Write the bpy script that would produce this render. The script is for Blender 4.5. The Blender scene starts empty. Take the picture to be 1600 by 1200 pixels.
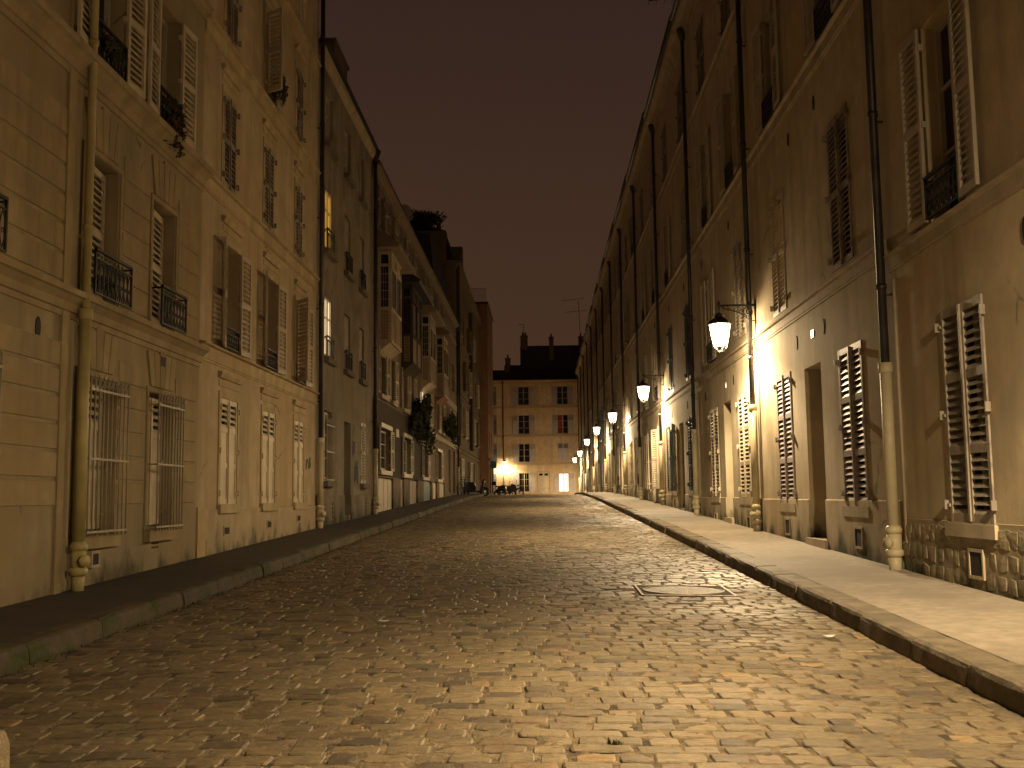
import bpy, math, random
import numpy as np
from mathutils import Vector, Matrix
random.seed(7); rng = np.random.default_rng(7)
S = bpy.context.scene
COL = S.collection

# ------------------------------------------------------------------ camera
cam = bpy.data.cameras.new('camera'); camo = bpy.data.objects.new('camera', cam); COL.objects.link(camo)
cam.sensor_width = 36; cam.lens = 36 * 1650 / 1600; cam.clip_end = 2000; cam.clip_start = .05
rows = ((0.99951584, 0.01581757, 0.02679344), (0.02831462, -0.10542678, -0.99402388), (-0.01289829, 0.99430126, -0.1058236))
camo.matrix_world = Matrix.Translation((0, 0, 1.3)) @ Matrix(rows).to_4x4()
S.camera = camo
# ------------------------------------------------------------------ night sky, lit by the city
W = bpy.data.worlds.new('World'); S.world = W; W.use_nodes = True
nt = W.node_tree; nt.nodes.clear()
o_ = nt.nodes.new('ShaderNodeOutputWorld'); b_ = nt.nodes.new('ShaderNodeBackground')
tc = nt.nodes.new('ShaderNodeTexCoord'); sp = nt.nodes.new('ShaderNodeSeparateXYZ'); rp = nt.nodes.new('ShaderNodeValToRGB')
nz = nt.nodes.new('ShaderNodeTexNoise'); nz.inputs['Scale'].default_value = 1.6; nz.inputs['Detail'].default_value = 4
mx = nt.nodes.new('ShaderNodeMath'); mx.operation = 'MULTIPLY_ADD'; mx.inputs[1].default_value = .22
nt.links.new(tc.outputs['Generated'], sp.inputs[0]); nt.links.new(tc.outputs['Generated'], nz.inputs['Vector'])
nt.links.new(nz.outputs['Fac'], mx.inputs[0]); nt.links.new(sp.outputs['Z'], mx.inputs[2]); nt.links.new(mx.outputs[0], rp.inputs[0])
nt.links.new(rp.outputs[0], b_.inputs[0]); nt.links.new(b_.outputs[0], o_.inputs[0])
e = rp.color_ramp.elements
e[0].position = .05; e[0].color = (.066, .0325, .0160, 1); e[1].position = .62; e[1].color = (.0300, .0155, .0115, 1)
b_.inputs[1].default_value = 1.14
# ------------------------------------------------------------------ exposure
S.view_settings.view_transform = 'Standard'; S.view_settings.look = 'None'; S.view_settings.gamma = 1; S.view_settings.exposure = 0
LAMP_COL = (1.0, .74, .42)
LAMP_P = 3000                      # street optic: most light leaves at 50 to 67 degrees from straight down

XR, XL = 4.05, -4.9                # facade planes
KR, KL = 2.49, -3.6                # kerb faces
# ------------------------------------------------------------------ terrain profile (street climbs, then falls past a crest)
_gy = np.array([-30, 0, 20, 35, 42, 50, 60, 68, 78, 93, 108, 118, 200.])
_gz = np.array([-.70, 0, .468, .80, .955, 1.12, 1.28, 1.37, 1.40, 1.20, 1.02, .92, .6])
_fy = np.arange(-30, 200, .5); _fz = np.interp(_fy, _gy, _gz)
_k = np.hanning(17); _k /= _k.sum(); _fz = np.convolve(np.pad(_fz, 8, mode='reflect', reflect_type='odd'), _k, mode='valid')
def g(y): return np.interp(y, _fy, _fz)
def road_z(x, y): return g(y) + .045 * np.clip(1 - ((np.asarray(x) + .55) / 3.05) ** 2, 0, 1)
def pave_z(y): return g(y) + .147

# ------------------------------------------------------------------ materials
MATS = {}
def mat(name, col, rough=.8, metal=0, var=.12, scale=3.0, bump=.0, bscale=40, emit=None, es=0, streak=False, dirt=0, spec=.4, col2=None, cscale=1.2, moss=False):
    m = bpy.data.materials.new(name); m.use_nodes = True; t = m.node_tree; n = t.nodes; L = t.links
    p = n['Principled BSDF']; p.inputs['Roughness'].default_value = rough; p.inputs['Metallic'].default_value = metal
    p.inputs['Specular IOR Level'].default_value = spec
    tc = n.new('ShaderNodeTexCoord'); oi = n.new('ShaderNodeObjectInfo')
    ad = n.new('ShaderNodeVectorMath'); ad.operation = 'MULTIPLY_ADD'; ad.inputs[1].default_value = (37, 53, 11)
    L.new(oi.outputs['Random'], ad.inputs[0]); L.new(tc.outputs['Object'], ad.inputs[2])
    def noise(sc, stretch=(1, 1, 1), det=5):
        mp = n.new('ShaderNodeMapping'); mp.inputs['Scale'].default_value = stretch; L.new(ad.outputs[0], mp.inputs[0])
        q = n.new('ShaderNodeTexNoise'); q.inputs['Scale'].default_value = sc; q.inputs['Detail'].default_value = det; q.inputs['Roughness'].default_value = .6
        L.new(mp.outputs[0], q.inputs['Vector']); return q
    def mixc(fac, a, b, typ='MIX'):
        q = n.new('ShaderNodeMix'); q.data_type = 'RGBA'; q.blend_type = typ
        if isinstance(fac, (int, float)): q.inputs['Factor'].default_value = fac
        else: L.new(fac, q.inputs['Factor'])
        for s, v in ((q.inputs['A'], a), (q.inputs['B'], b)):
            if isinstance(v, tuple): s.default_value = (*v[:3], 1)
            else: L.new(v, s)
        return q.outputs['Result']
    def ramp(src, a, b):
        q = n.new('ShaderNodeMapRange'); q.inputs['From Min'].default_value = a; q.inputs['From Max'].default_value = b; L.new(src, q.inputs['Value']); return q.outputs[0]
    dark = tuple(c * (1 - var * 1.6) for c in col); light = tuple(min(1, c * (1 + var)) for c in col)
    c = mixc(ramp(noise(scale).outputs['Fac'], .3, .7), dark, light)
    if col2: c = mixc(ramp(noise(cscale, det=6).outputs['Fac'], .48, .62), c, col2)
    if streak:
        s1 = noise(1.7, (1.6, 1.6, .16), 6); c = mixc(ramp(s1.outputs['Fac'], .46, .74), c, tuple(k * .62 for k in col))
        s2 = noise(.5, (1, 1, .8), 7); c = mixc(ramp(s2.outputs['Fac'], .5, .72), c, (col[0] * .82, col[1] * .74, col[2] * .62))
    if streak and dirt:
        vo = n.new('ShaderNodeTexVoronoi'); vo.feature = 'DISTANCE_TO_EDGE'; vo.inputs['Scale'].default_value = .55
        dn = noise(2.2, det=6); dv = n.new('ShaderNodeVectorMath'); dv.operation = 'MULTIPLY_ADD'; dv.inputs[1].default_value = (.3, .3, .3); L.new(dn.outputs['Color'], dv.inputs[0]); L.new(ad.outputs[0], dv.inputs[2]); L.new(dv.outputs[0], vo.inputs['Vector'])
        mk = ramp(noise(.6).outputs['Fac'], .56, .62); ck = n.new('ShaderNodeMapRange'); ck.inputs['From Min'].default_value = .012; ck.inputs['From Max'].default_value = .0; L.new(vo.outputs['Distance'], ck.inputs['Value'])
        mm_ = n.new('ShaderNodeMath'); mm_.operation = 'MULTIPLY'; L.new(mk, mm_.inputs[0]); L.new(ck.outputs[0], mm_.inputs[1]); c = mixc(mm_.outputs[0], c, tuple(k * .35 for k in col))
    if dirt:
        sz = n.new('ShaderNodeSeparateXYZ'); L.new(tc.outputs['Object'], sz.inputs[0])
        w = noise(2.6, (1, 1, .5), 7)
        ma = n.new('ShaderNodeMath'); ma.operation = 'MULTIPLY_ADD'; ma.inputs[1].default_value = 1.5; L.new(w.outputs['Fac'], ma.inputs[0])
        ng = n.new('ShaderNodeMath'); ng.operation = 'MULTIPLY'; ng.inputs[1].default_value = -1; L.new(sz.outputs['Z'], ng.inputs[0]); L.new(ng.outputs[0], ma.inputs[2])
        # 1.5*noise - z : splash dirt and damp low on the wall
        c = mixc(ramp(ma.outputs[0], .15, .9), c, tuple(k * (1 - .55 * dirt) for k in col))
        c = mixc(ramp(ma.outputs[0], .52, .84) if moss else ramp(ma.outputs[0], .62, .95), c, (.035, .038, .012) if moss else (.05, .042, .028))
    L.new(c, p.inputs['Base Color'])
    if bump:
        nb = noise(bscale, det=4); bp = n.new('ShaderNodeBump'); bp.inputs['Strength'].default_value = bump; bp.inputs['Distance'].default_value = .02
        L.new(nb.outputs['Fac'], bp.inputs['Height']); L.new(bp.outputs[0], p.inputs['Normal'])
    if emit: p.inputs['Emission Color'].default_value = (*emit, 1); p.inputs['Emission Strength'].default_value = es
    MATS[name] = m; return m

P_ = lambda n, c, moss=True, dirt=1, **k: mat(n, c, rough=.9, streak=True, dirt=dirt, bump=.16, bscale=38, moss=moss, **k)
M_plR = [P_('plaster_cream', (.54, .455, .31), col2=(.48, .41, .28)), P_('plaster_sand', (.51, .43, .295), col2=(.45, .38, .265)), P_('plaster_grey_cream', (.51, .44, .31), col2=(.45, .38, .25)), P_('plaster_warm', (.54, .445, .295), col2=(.46, .39, .27))]
M_bandR = mat('stone_band', (.44, .37, .26), rough=.85, bump=.15, streak=True)
M_L1 = P_('plaster_olive', (.34, .285, .18), col2=(.29, .24, .155), moss=False, dirt=.6); M_L1b = mat('plaster_olive_block', (.36, .29, .17), rough=.9, bump=.2, streak=True)
M_L2 = P_('plaster_ochre', (.48, .395, .265), col2=(.42, .345, .225), moss=False, dirt=.5); M_L2b = mat('ochre_band', (.48, .39, .24), rough=.85, bump=.15, streak=True)
M_L3 = P_('render_grey', (.27, .23, .17), col2=(.17, .14, .10)); M_L3b = mat('sill_stone', (.16, .14, .11), rough=.9)
M_L4 = P_('render_brown', (.22, .17, .12)); M_dark = mat('dark_brick', (.055, .04, .03), rough=.9, bump=.3)
M_L4c = mat('cream_woodwork', (.42, .35, .24), rough=.7, bump=.1); M_red = P_('render_terracotta', (.30, .15, .08))
M_L5 = P_('render_drab', (.17, .13, .085)); M_far = P_('plaster_apricot', (.62, .49, .32)); M_farb = mat('far_band', (.46, .33, .20), rough=.9)
M_sh_w = mat('shutter_paint_offwhite', (.47, .41, .31), rough=.5, var=.1, bump=.1)
M_sh_g = mat('shutter_paint_grey', (.33, .285, .22), rough=.5, var=.15, bump=.1, col2=(.2, .17, .14), cscale=5)
M_sh_m = mat('shutter_paint_mauve', (.42, .37, .37), rough=.5, var=.1, bump=.1)
M_sh_b = mat('shutter_paint_blue', (.13, .17, .20), rough=.5)
M_sh_br = mat('shutter_paint_brown', (.22, .16, .11), rough=.5)
M_sh_c = mat('shutter_paint_cream', (.60, .52, .38), rough=.5)
M_frame = mat('window_frame_paint', (.45, .40, .32), rough=.5)
M_glass = mat('window_glass', (.012, .012, .014), rough=.06, var=0, spec=.6)
M_litY = mat('lit_window_yellow', (.5, .35, .1), emit=(1, .55, .10), es=1.1); M_litD = mat('lit_window_dim', (.5, .35, .1), emit=(1, .5, .14), es=.22)
M_litW = mat('lit_window_white', (.6, .5, .4), emit=(1, .78, .5), es=2.2)
M_curt = mat('dark_curtain', (.05, .045, .04)); M_redc = mat('red_curtain', (.25, .03, .02))
M_iron = mat('wrought_iron', (.012, .011, .010), rough=.5, spec=.5)
M_grille = mat('grille_paint', (.36, .31, .22), rough=.5)
M_zinc = mat('zinc_pipe', (.07, .065, .065), rough=.42, metal=.6, var=.2)
M_cast = mat('cast_pipe_cream', (.47, .41, .27), rough=.5, bump=.1, dirt=0)
M_pipeY = mat('pipe_yellow', (.42, .36, .16), rough=.5, var=.15)
M_door = mat('door_wood_dark', (.035, .028, .024), rough=.5); M_doorc = mat('door_paint_cream', (.5, .42, .3), rough=.5)
M_roof = mat('zinc_roof', (.02, .018, .018), rough=.6); M_slate = mat('slate_roof', (.014, .012, .012), rough=.7)
M_vent = mat('vent_dark', (.03, .025, .02)); M_plate = mat('number_plate', (.07, .08, .12), rough=.3)
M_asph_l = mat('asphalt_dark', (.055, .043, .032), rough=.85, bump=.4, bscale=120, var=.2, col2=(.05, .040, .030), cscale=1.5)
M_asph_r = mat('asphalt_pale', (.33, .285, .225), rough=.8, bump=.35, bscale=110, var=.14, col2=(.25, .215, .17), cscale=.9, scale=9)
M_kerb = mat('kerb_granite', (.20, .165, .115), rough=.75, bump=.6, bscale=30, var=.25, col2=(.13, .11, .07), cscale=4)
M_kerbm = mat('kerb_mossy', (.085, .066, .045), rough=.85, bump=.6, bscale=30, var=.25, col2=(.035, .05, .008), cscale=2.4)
M_rub = mat('rubble_stone', (.30, .25, .16), rough=.9, bump=.5, bscale=20, var=.2, dirt=1.0, moss=True)
M_mort = mat('mortar_pointing', (.34, .28, .18), rough=.95, bump=.3, dirt=1.0, moss=True)
M_chim = mat('chimney_brick', (.10, .075, .05), rough=.9, bump=.3)
M_pot = mat('chimney_pot', (.10, .05, .03), rough=.9)
M_leaf = mat('leaf', (.028, .034, .013), rough=.7, var=.4); M_flower = mat('flower_red', (.22, .03, .02), rough=.7, var=.4)
M_black = mat('rubber_black', (.01, .01, .01), rough=.6); M_body = mat('scooter_paint', (.015, .015, .018), rough=.25); M_chrome = mat('chrome', (.5, .5, .5), rough=.2, metal=1)
M_blue = mat('sign_blue', (.03, .07, .14), rough=.5); M_paper = mat('paper', (.6, .58, .55))
M_moss = mat('moss', (.04, .06, .012), rough=.95, var=.4)
M_bul = mat('lamp_mantle', (1, .8, .5), emit=(1, .72, .42), es=60)
# lantern panes: clear glass with a bright frosted glow; light passes through
m = bpy.data.materials.new('lantern_glass'); m.use_nodes = True; t = m.node_tree; t.nodes.remove(t.nodes['Principled BSDF'])
tr = t.nodes.new('ShaderNodeBsdfTransparent'); tr.inputs[0].default_value = (.9, .9, .9, 1); em = t.nodes.new('ShaderNodeEmission'); em.inputs[0].default_value = (1, .74, .44, 1); em.inputs[1].default_value = 14
ads = t.nodes.new('ShaderNodeAddShader'); t.links.new(tr.outputs[0], ads.inputs[0]); t.links.new(em.outputs[0], ads.inputs[1]); t.links.new(ads.outputs[0], t.nodes['Material Output'].inputs[0])
M_lg = m
# cobbles: tone comes from a per-stone attribute
def cobble_mat():
    m = bpy.data.materials.new('cobble_sandstone'); m.use_nodes = True; t = m.node_tree; n = t.nodes; L = t.links; p = n['Principled BSDF']
    a = n.new('ShaderNodeAttribute'); a.attribute_name = 'tone'; a.attribute_type = 'GEOMETRY'
    r = n.new('ShaderNodeValToRGB'); L.new(a.outputs['Fac'], r.inputs[0]); r.color_ramp.interpolation = 'LINEAR'
    cols = [(0, (.075, .058, .038)), (.2, (.115, .090, .055)), (.42, (.160, .125, .072)), (.62, (.195, .150, .082)), (.8, (.150, .106, .062)), (.92, (.24, .165, .078)), (1, (.28, .21, .12))]
    while len(r.color_ramp.elements) < len(cols): r.color_ramp.elements.new(.5)
    for q, (ps, c) in zip(r.color_ramp.elements, cols): q.position = ps; q.color = (*c, 1)
    tc = n.new('ShaderNodeTexCoord')
    mp = n.new('ShaderNodeMapping'); mp.inputs['Scale'].default_value = (1, 2.4, 1); L.new(tc.outputs['Object'], mp.inputs[0])
    nz = n.new('ShaderNodeTexNoise'); nz.inputs['Scale'].default_value = 15; nz.inputs['Detail'].default_value = 8; nz.inputs['Roughness'].default_value = .65; L.new(mp.outputs[0], nz.inputs['Vector'])
    mr = n.new('ShaderNodeMapRange'); mr.inputs[1].default_value = .3; mr.inputs[2].default_value = .72; mr.inputs[3].default_value = .58; mr.inputs[4].default_value = 1.42; L.new(nz.outputs['Fac'], mr.inputs[0])
    mu = n.new('ShaderNodeVectorMath'); mu.operation = 'SCALE'; L.new(r.outputs[0], mu.inputs[0]); L.new(mr.outputs[0], mu.inputs['Scale']); L.new(mu.outputs[0], p.inputs['Base Color'])
    n3 = n.new('ShaderNodeTexNoise'); n3.inputs['Scale'].default_value = .8; n3.inputs['Detail'].default_value = 4; L.new(tc.outputs['Object'], n3.inputs['Vector'])
    rr = n.new('ShaderNodeMapRange'); rr.inputs[1].default_value = .35; rr.inputs[2].default_value = .7; rr.inputs[3].default_value = .46; rr.inputs[4].default_value = .72; L.new(n3.outputs['Fac'], rr.inputs[0]); L.new(rr.outputs[0], p.inputs['Roughness'])
    n2 = n.new('ShaderNodeTexNoise'); n2.inputs['Scale'].default_value = 55; n2.inputs['Detail'].default_value = 6; L.new(mp.outputs[0], n2.inputs['Vector'])
    bp = n.new('ShaderNodeBump'); bp.inputs['Strength'].default_value = .8; bp.inputs['Distance'].default_value = .010; L.new(n2.outputs['Fac'], bp.inputs['Height']); L.new(bp.outputs[0], p.inputs['Normal'])
    p.inputs['Specular IOR Level'].default_value = .5
    return m
M_cob = cobble_mat()
M_sand = mat('joint_sand', (.205, .155, .09), rough=.9, bump=1.0, bscale=60, var=.35, scale=14, col2=(.05, .038, .022), cscale=4)

# ------------------------------------------------------------------ builders
def tag(o, label=None, cat=None, group=None, kind=None):
    if label: o['label'] = label
    if cat: o['category'] = cat
    if group: o['group'] = group
    if kind: o['kind'] = kind
    return o
def thing(name, loc, label, cat, group=None):
    o = bpy.data.objects.new(name, None); o.empty_display_size = .3; COL.objects.link(o); o.location = loc
    return tag(o, label, cat, group)
def rootloc(p):
    v = Vector((0, 0, 0))
    while p is not None: v = v + p.location; p = p.parent
    return v
ID = lambda s, o, z: (s, o, z)
def FR(s, o, z): return (XR - o, s, z)      # right row: s along the street, o out of the wall
def FL(s, o, z): return (XL + o, s, z)      # left row
YF = 116.0
def FF(s, o, z): return (s, YF - o, z)      # house closing the street
class MB:
    def __init__(self): self.v = []; self.f = []; self.sm = []
    def add(self, vs, fs, smooth=False):
        b = len(self.v); self.v += [tuple(map(float, q)) for q in vs]; self.f += [tuple(b + i for i in q) for q in fs]; self.sm += [smooth] * len(fs); return self
    def box(self, F, s0, s1, o0, o1, z0, z1):
        vs = [F(s, o, z) for z in (z0, z1) for o in (o0, o1) for s in (s0, s1)]
        return self.add(vs, [(0, 1, 3, 2), (4, 6, 7, 5), (0, 4, 5, 1), (2, 3, 7, 6), (0, 2, 6, 4), (1, 5, 7, 3)])
    def hexa(self, F, pts):      # 8 (s,o,z): bottom ring 4, top ring 4
        return self.add([F(*q) for q in pts], [(0, 1, 2, 3), (7, 6, 5, 4), (0, 4, 5, 1), (1, 5, 6, 2), (2, 6, 7, 3), (3, 7, 4, 0)])
    def prism(self, F, prof, s0, s1):   # closed (o,z) profile swept along s
        n = len(prof); vs = [F(s0, o, z) for o, z in prof] + [F(s1, o, z) for o, z in prof]
        return self.add(vs, [tuple(range(n)), tuple(range(2 * n - 1, n - 1, -1))] + [(i, (i + 1) % n, n + (i + 1) % n, n + i) for i in range(n)])
    def tube(self, F, pts, r, n=6, smooth=True, cap=True):
        P = [Vector(F(*q)) for q in pts]; rs = r if isinstance(r, (list, tuple)) else [r] * len(P); vs = []; fs = []
        up = None
        for i, p in enumerate(P):
            d = (P[min(i + 1, len(P) - 1)] - P[max(i - 1, 0)]).normalized()
            if up is None: up = d.orthogonal().normalized()
            a = (up - d * up.dot(d))
            a = a.normalized() if a.length > 1e-6 else d.orthogonal().normalized(); up = a; b = d.cross(a)
            for k in range(n):
                w = 2 * math.pi * k / n; vs.append(p + (a * math.cos(w) + b * math.sin(w)) * rs[i])
        for i in range(len(P) - 1):
            for k in range(n): fs.append((i * n + k, i * n + (k + 1) % n, (i + 1) * n + (k + 1) % n, (i + 1) * n + k))
        if cap: fs += [tuple(range(n - 1, -1, -1)), tuple((len(P) - 1) * n + k for k in range(n))]
        return self.add(vs, fs, smooth)
    def lathe(self, c, prof, n=12, smooth=True, rot=0):   # prof (r,z)
        vs = []; fs = []
        for r, z in prof:
            for k in range(n):
                w = 2 * math.pi * k / n + rot; vs.append((c[0] + r * math.cos(w), c[1] + r * math.sin(w), c[2] + z))
        for i in range(len(prof) - 1):
            for k in range(n): fs.append((i * n + k, i * n + (k + 1) % n, (i + 1) * n + (k + 1) % n, (i + 1) * n + k))
        fs += [tuple(range(n - 1, -1, -1)), tuple((len(prof) - 1) * n + k for k in range(n))]
        return self.add(vs, fs, smooth)
    def build(self, name, m, parent=None, label=None, fixn=True):
        L = rootloc(parent) if parent else Vector((0, 0, 0))
        me = bpy.data.meshes.new(name); me.from_pydata([(a - L[0], b - L[1], c - L[2]) for a, b, c in self.v], [], self.f)
        me.polygons.foreach_set('use_smooth', self.sm); me.materials.append(m)
        if fixn:
            import bmesh; bm = bmesh.new(); bm.from_mesh(me); bmesh.ops.recalc_face_normals(bm, faces=bm.faces); bm.to_mesh(me); bm.free()
        me.update(); o = bpy.data.objects.new(name, me); COL.objects.link(o)
        if parent: o.parent = parent
        if label: o['label'] = label
        return o

def wall(mb, F, s0, s1, z0, z1, ops, depth=.22):
    """facade sheet with real openings and reveals; ops = (s0,s1,z0,z1[,depth])"""
    ss = sorted({s0, s1, *[q for o in ops for q in o[:2]]}); zs = sorted({z0, z1, *[q for o in ops for q in o[2:4]]})
    for a, b in zip(ss, ss[1:]):
        for c, d in zip(zs, zs[1:]):
            m_, n_ = (a + b) / 2, (c + d) / 2
            if any(o[0] < m_ < o[1] and o[2] < n_ < o[3] for o in ops): continue
            mb.add([F(a, 0, c), F(b, 0, c), F(b, 0, d), F(a, 0, d)], [(0, 1, 2, 3)])
    for o in ops:
        a, b, c, d = o[:4]; k = -(o[4] if len(o) > 4 else depth)
        for q in (((a, 0, c), (a, k, c), (a, k, d), (a, 0, d)), ((b, 0, c), (b, k, c), (b, k, d), (b, 0, d)), ((a, 0, c), (b, 0, c), (b, k, c), (a, k, c)), ((a, 0, d), (b, 0, d), (b, k, d), (a, k, d))):
            mb.add([F(*x) for x in q], [(0, 1, 2, 3)])
def shell(mb, F, s0, s1, z0, z1, depth=9):
    for q in (((s0, 0, z0), (s0, -depth, z0), (s0, -depth, z1), (s0, 0, z1)), ((s1, 0, z0), (s1, -depth, z0), (s1, -depth, z1), (s1, 0, z1)), ((s0, -depth, z0), (s1, -depth, z0), (s1, -depth, z1), (s0, -depth, z1))):
        mb.add([F(*x) for x in q], [(0, 1, 2, 3)])

def leaf(mb, F, hs, ho, w, z0, z1, ang, dr, style='louvre', t=.035, sl=.072, fine=True):
    """shutter leaf hinged at (hs, ho); ang 0 = along the wall in direction dr, 90 = straight out"""
    ca, sa = math.cos(math.radians(ang)), math.sin(math.radians(ang))
    G = lambda u, v, z: F(hs + dr * (u * ca) - dr * v * sa, ho + u * sa + v * ca, z)
    st = .055 if w > .3 else .035; r = .08
    mb.box(G, 0, st, 0, t, z0, z1); mb.box(G, w - st, w, 0, t, z0, z1)
    H = z1 - z0
    if style == 'louvre': rails = [z0, z0 + H * .5 - r / 2, z1 - r]; lou = [(z0 + r, z0 + H * .5 - r / 2), (z0 + H * .5 + r / 2, z1 - r)]
    elif style == 'louvre3': rails = [z0, z0 + H * .31, z0 + H * .65, z1 - r]; lou = [(z0 + r, z0 + H * .31), (z0 + H * .31 + r, z0 + H * .65), (z0 + H * .65 + r, z1 - r)]
    else: rails = [z0, z0 + H * .34, z0 + H * .68, z1 - r]; lou = [(z0 + H * .68 + r, z1 - r)]
    for z in rails: mb.box(G, st, w - st, .002, t - .002, z, z + r)
    if style == 'panel':
        for a, b in ((z0 + r, z0 + H * .34), (z0 + H * .34 + r, z0 + H * .68)): mb.box(G, st, w - st, .006, t - .014, a, b)
    for a, b in lou:
        k = max(1, int((b - a) / sl)); d = (b - a) / k
        for i in range(k):
            c = a + i * d
            # slat leans outward at its foot
            mb.hexa(G, [(st, t - .004, c), (w - st, t - .004, c), (w - st, t - .013, c), (st, t - .013, c), (st, .010, c + d * .55), (w - st, .010, c + d * .55), (w - st, .001, c + d * .55), (st, .001, c + d * .55)])

def casement(F, root, s0, s1, z0, z1, dep, fm=None, gm=None, bars=1, name='window'):
    fm = fm or M_frame; gm = gm or M_glass; o = -dep; mb = MB(); w = .06; c = (s0 + s1) / 2
    mb.box(F, s0, s0 + w, o - .05, o + .03, z0, z1); mb.box(F, s1 - w, s1, o - .05, o + .03, z0, z1)
    mb.box(F, s0 + w, s1 - w, o - .05, o + .028, z1 - w, z1); mb.box(F, s0 + w, s1 - w, o - .05, o + .028, z0, z0 + w + .03)
    mb.box(F, c - .045, c + .045, o - .045, o + .036, z0 + w + .03, z1 - w)
    for i in range(1, bars + 2):
        z = z0 + (z1 - z0) * i / (bars + 2)
        mb.box(F, s0 + w, c - .045, o - .03, o + .012, z - .014, z + .014); mb.box(F, c + .045, s1 - w, o - .03, o + .012, z - .014, z + .014)
    W_ = mb.build(name, fm, root)
    MB().box(F, s0 + .02, s1 - .02, o - .035, o - .02, z0 + .03, z1 - .03).build('pane', gm, W_)
    return W_
def closed_shutters(F, W_, s0, s1, z0, z1, m, style='louvre', o=.012):
    c = (s0 + s1) / 2
    for hs, dr in ((s0, 1), (s1, -1)):
        mb = MB(); leaf(mb, F, hs, o - .03, (s1 - s0) / 2 - .004, z0, z1, 0, dr, style)
        if dr == 1: mb.box(F, c - .022, c + .022, o + .006, o + .022, z0 + .01, z1 - .01)
        for z in (z0 + .16, (z0 + z1) / 2, z1 - .16):      # hinges and pins
            mb.box(F, hs - dr * .05, hs + dr * .03, o + .008, o + .024, z - .015, z + .015); mb.box(F, hs - dr * .06, hs - dr * .035, o - .005, o + .045, z - .04, z + .05)
        mb.build('shutter', m, W_)
def open_shutters(F, W_, s0, s1, z0, z1, m, style='louvre', a=(4, 4), w=None):
    w = w or (s1 - s0) / 2
    for (hs, dr), an in zip(((s0, -1), (s1, 1)), a):
        mb = MB(); leaf(mb, F, hs, .03, w, z0, z1, an, dr, style, fine=True)
        for z in (z0 + .2, (z0 + z1) / 2, z1 - .2): mb.box(F, hs - .03, hs + .03, .0, .05, z - .03, z + .03)
        mb.build('shutter', m, W_)
def railing(F, W_, s0, s1, z0, z1, o=.06, m=None, fancy=True, name='railing'):
    m = m or M_iron; mb = MB()
    mb.box(F, s0, s1, o - .018, o + .018, z1 - .03, z1); mb.box(F, s0, s1, o - .01, o + .01, z0, z0 + .02); mb.box(F, s0, s1, o - .01, o + .01, z1 - .12, z1 - .105)
    for s in (s0, s1): mb.box(F, s - .012, s + .012, min(0, o) - .02, o + .012, z1 - .05, z1 - .03); mb.box(F, s - .012, s + .012, o - .012, o + .012, z0, z1 - .03)
    n = max(3, int((s1 - s0) / .11)); d = (s1 - s0) / n
    for i in range(n):
        a = s0 + i * d; c = a + d / 2; zm = (z0 + z1 - .12) / 2
        mb.box(F, a - .005, a + .005, o - .006, o + .006, z0, z1 - .1)
        if fancy:
            for sg in (1, -1):
                pts = [(c + sg * d * .42 * math.sin(q * math.pi), o, z0 + .03 + (z1 - .15 - z0) * q) for q in np.linspace(0, 1, 9)]
                mb.tube(F, pts, .006, 4)
            mb.tube(F, [(c + .022 * math.cos(q), o, zm + .022 * math.sin(q)) for q in np.linspace(0, 6.28, 8)], .006, 4)
            mb.tube(F, [(c + .018 * math.cos(q), o, z1 - .075 + .018 * math.sin(q)) for q in np.linspace(0, 6.28, 7)], .004, 4)
    return mb.build(name, m, W_)
def band(F, s0, s1, z, h=.2, p=.03, led=.07, lower=True):
    """string course with a projecting weathered top"""
    pr = [(-.02, z - h), (p * .6, z - h), (p * .6, z - h + .03), (p, z - h + .035), (p, z - .045), (led, z - .035), (led + .01, z - .012), (-.02, z + .012)]
    return MB().prism(F, pr, s0, s1)
def pipe(F, root, s, z0, z1, zc, o=.10, r=.05, m1=None, m2=None, foot=True, hopper=True, name='drainpipe', nextm=None):
    m1 = m1 or M_zinc; m2 = m2 or M_cast; mb = MB()
    z = zc
    mb.tube(F, [(s, o, zc - .05), (s, o, z1)], r, 10)
    k = zc + .9
    while k < z1: mb.lathe(F(s, o, k), [(r + .012, -.03), (r + .012, .03)], 10); mb.box(F, s - .02, s + .02, -.01, o - r * .5, k - .1, k - .08); k += 2.05
    if hopper: mb.lathe(F(s, o, z1), [(r, -.05), (r + .02, 0), (r + .10, .22), (r + .10, .28)], 10)
    D = mb.build(name, m1, root)
    lo = MB(); R_ = r + .02
    lo.tube(F, [(s, o, z0 + .42), (s, o, zc)], R_ - .004, 12); lo.lathe(F(s, o, zc - .1), [(R_, 0), (R_ + .012, .02), (R_ + .012, .12)], 12)
    lo.lathe(F(s, o, z0 + .40), [(R_ + .02, 0), (R_ + .025, .05), (R_, .09)], 12); lo.tube(F, [(s, o, z0 + .16), (s, o, z0 + .41)], R_ + .012, 12)
    lo.lathe(F(s, o, z0 + .16), [(R_ + .005, -.02), (R_ + .03, 0), (R_ + .03, .05), (R_ + .01, .07)], 12)
    lo.tube(F, [(s, o, z0 - .05), (s, o, z0 + .16)], R_, 12)
    # inspection cap
    lo.tube(F, [(s - .02, o + .03, z0 + .30), (s - .06, o + R_ + .03, z0 + .30)], .05, 8); lo.tube(F, [(s - .055, o + R_ + .02, z0 + .30), (s - .065, o + R_ + .035, z0 + .30)], .065, 8)
    lo.build('cast_iron_foot', m2, D)
    return D
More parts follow.
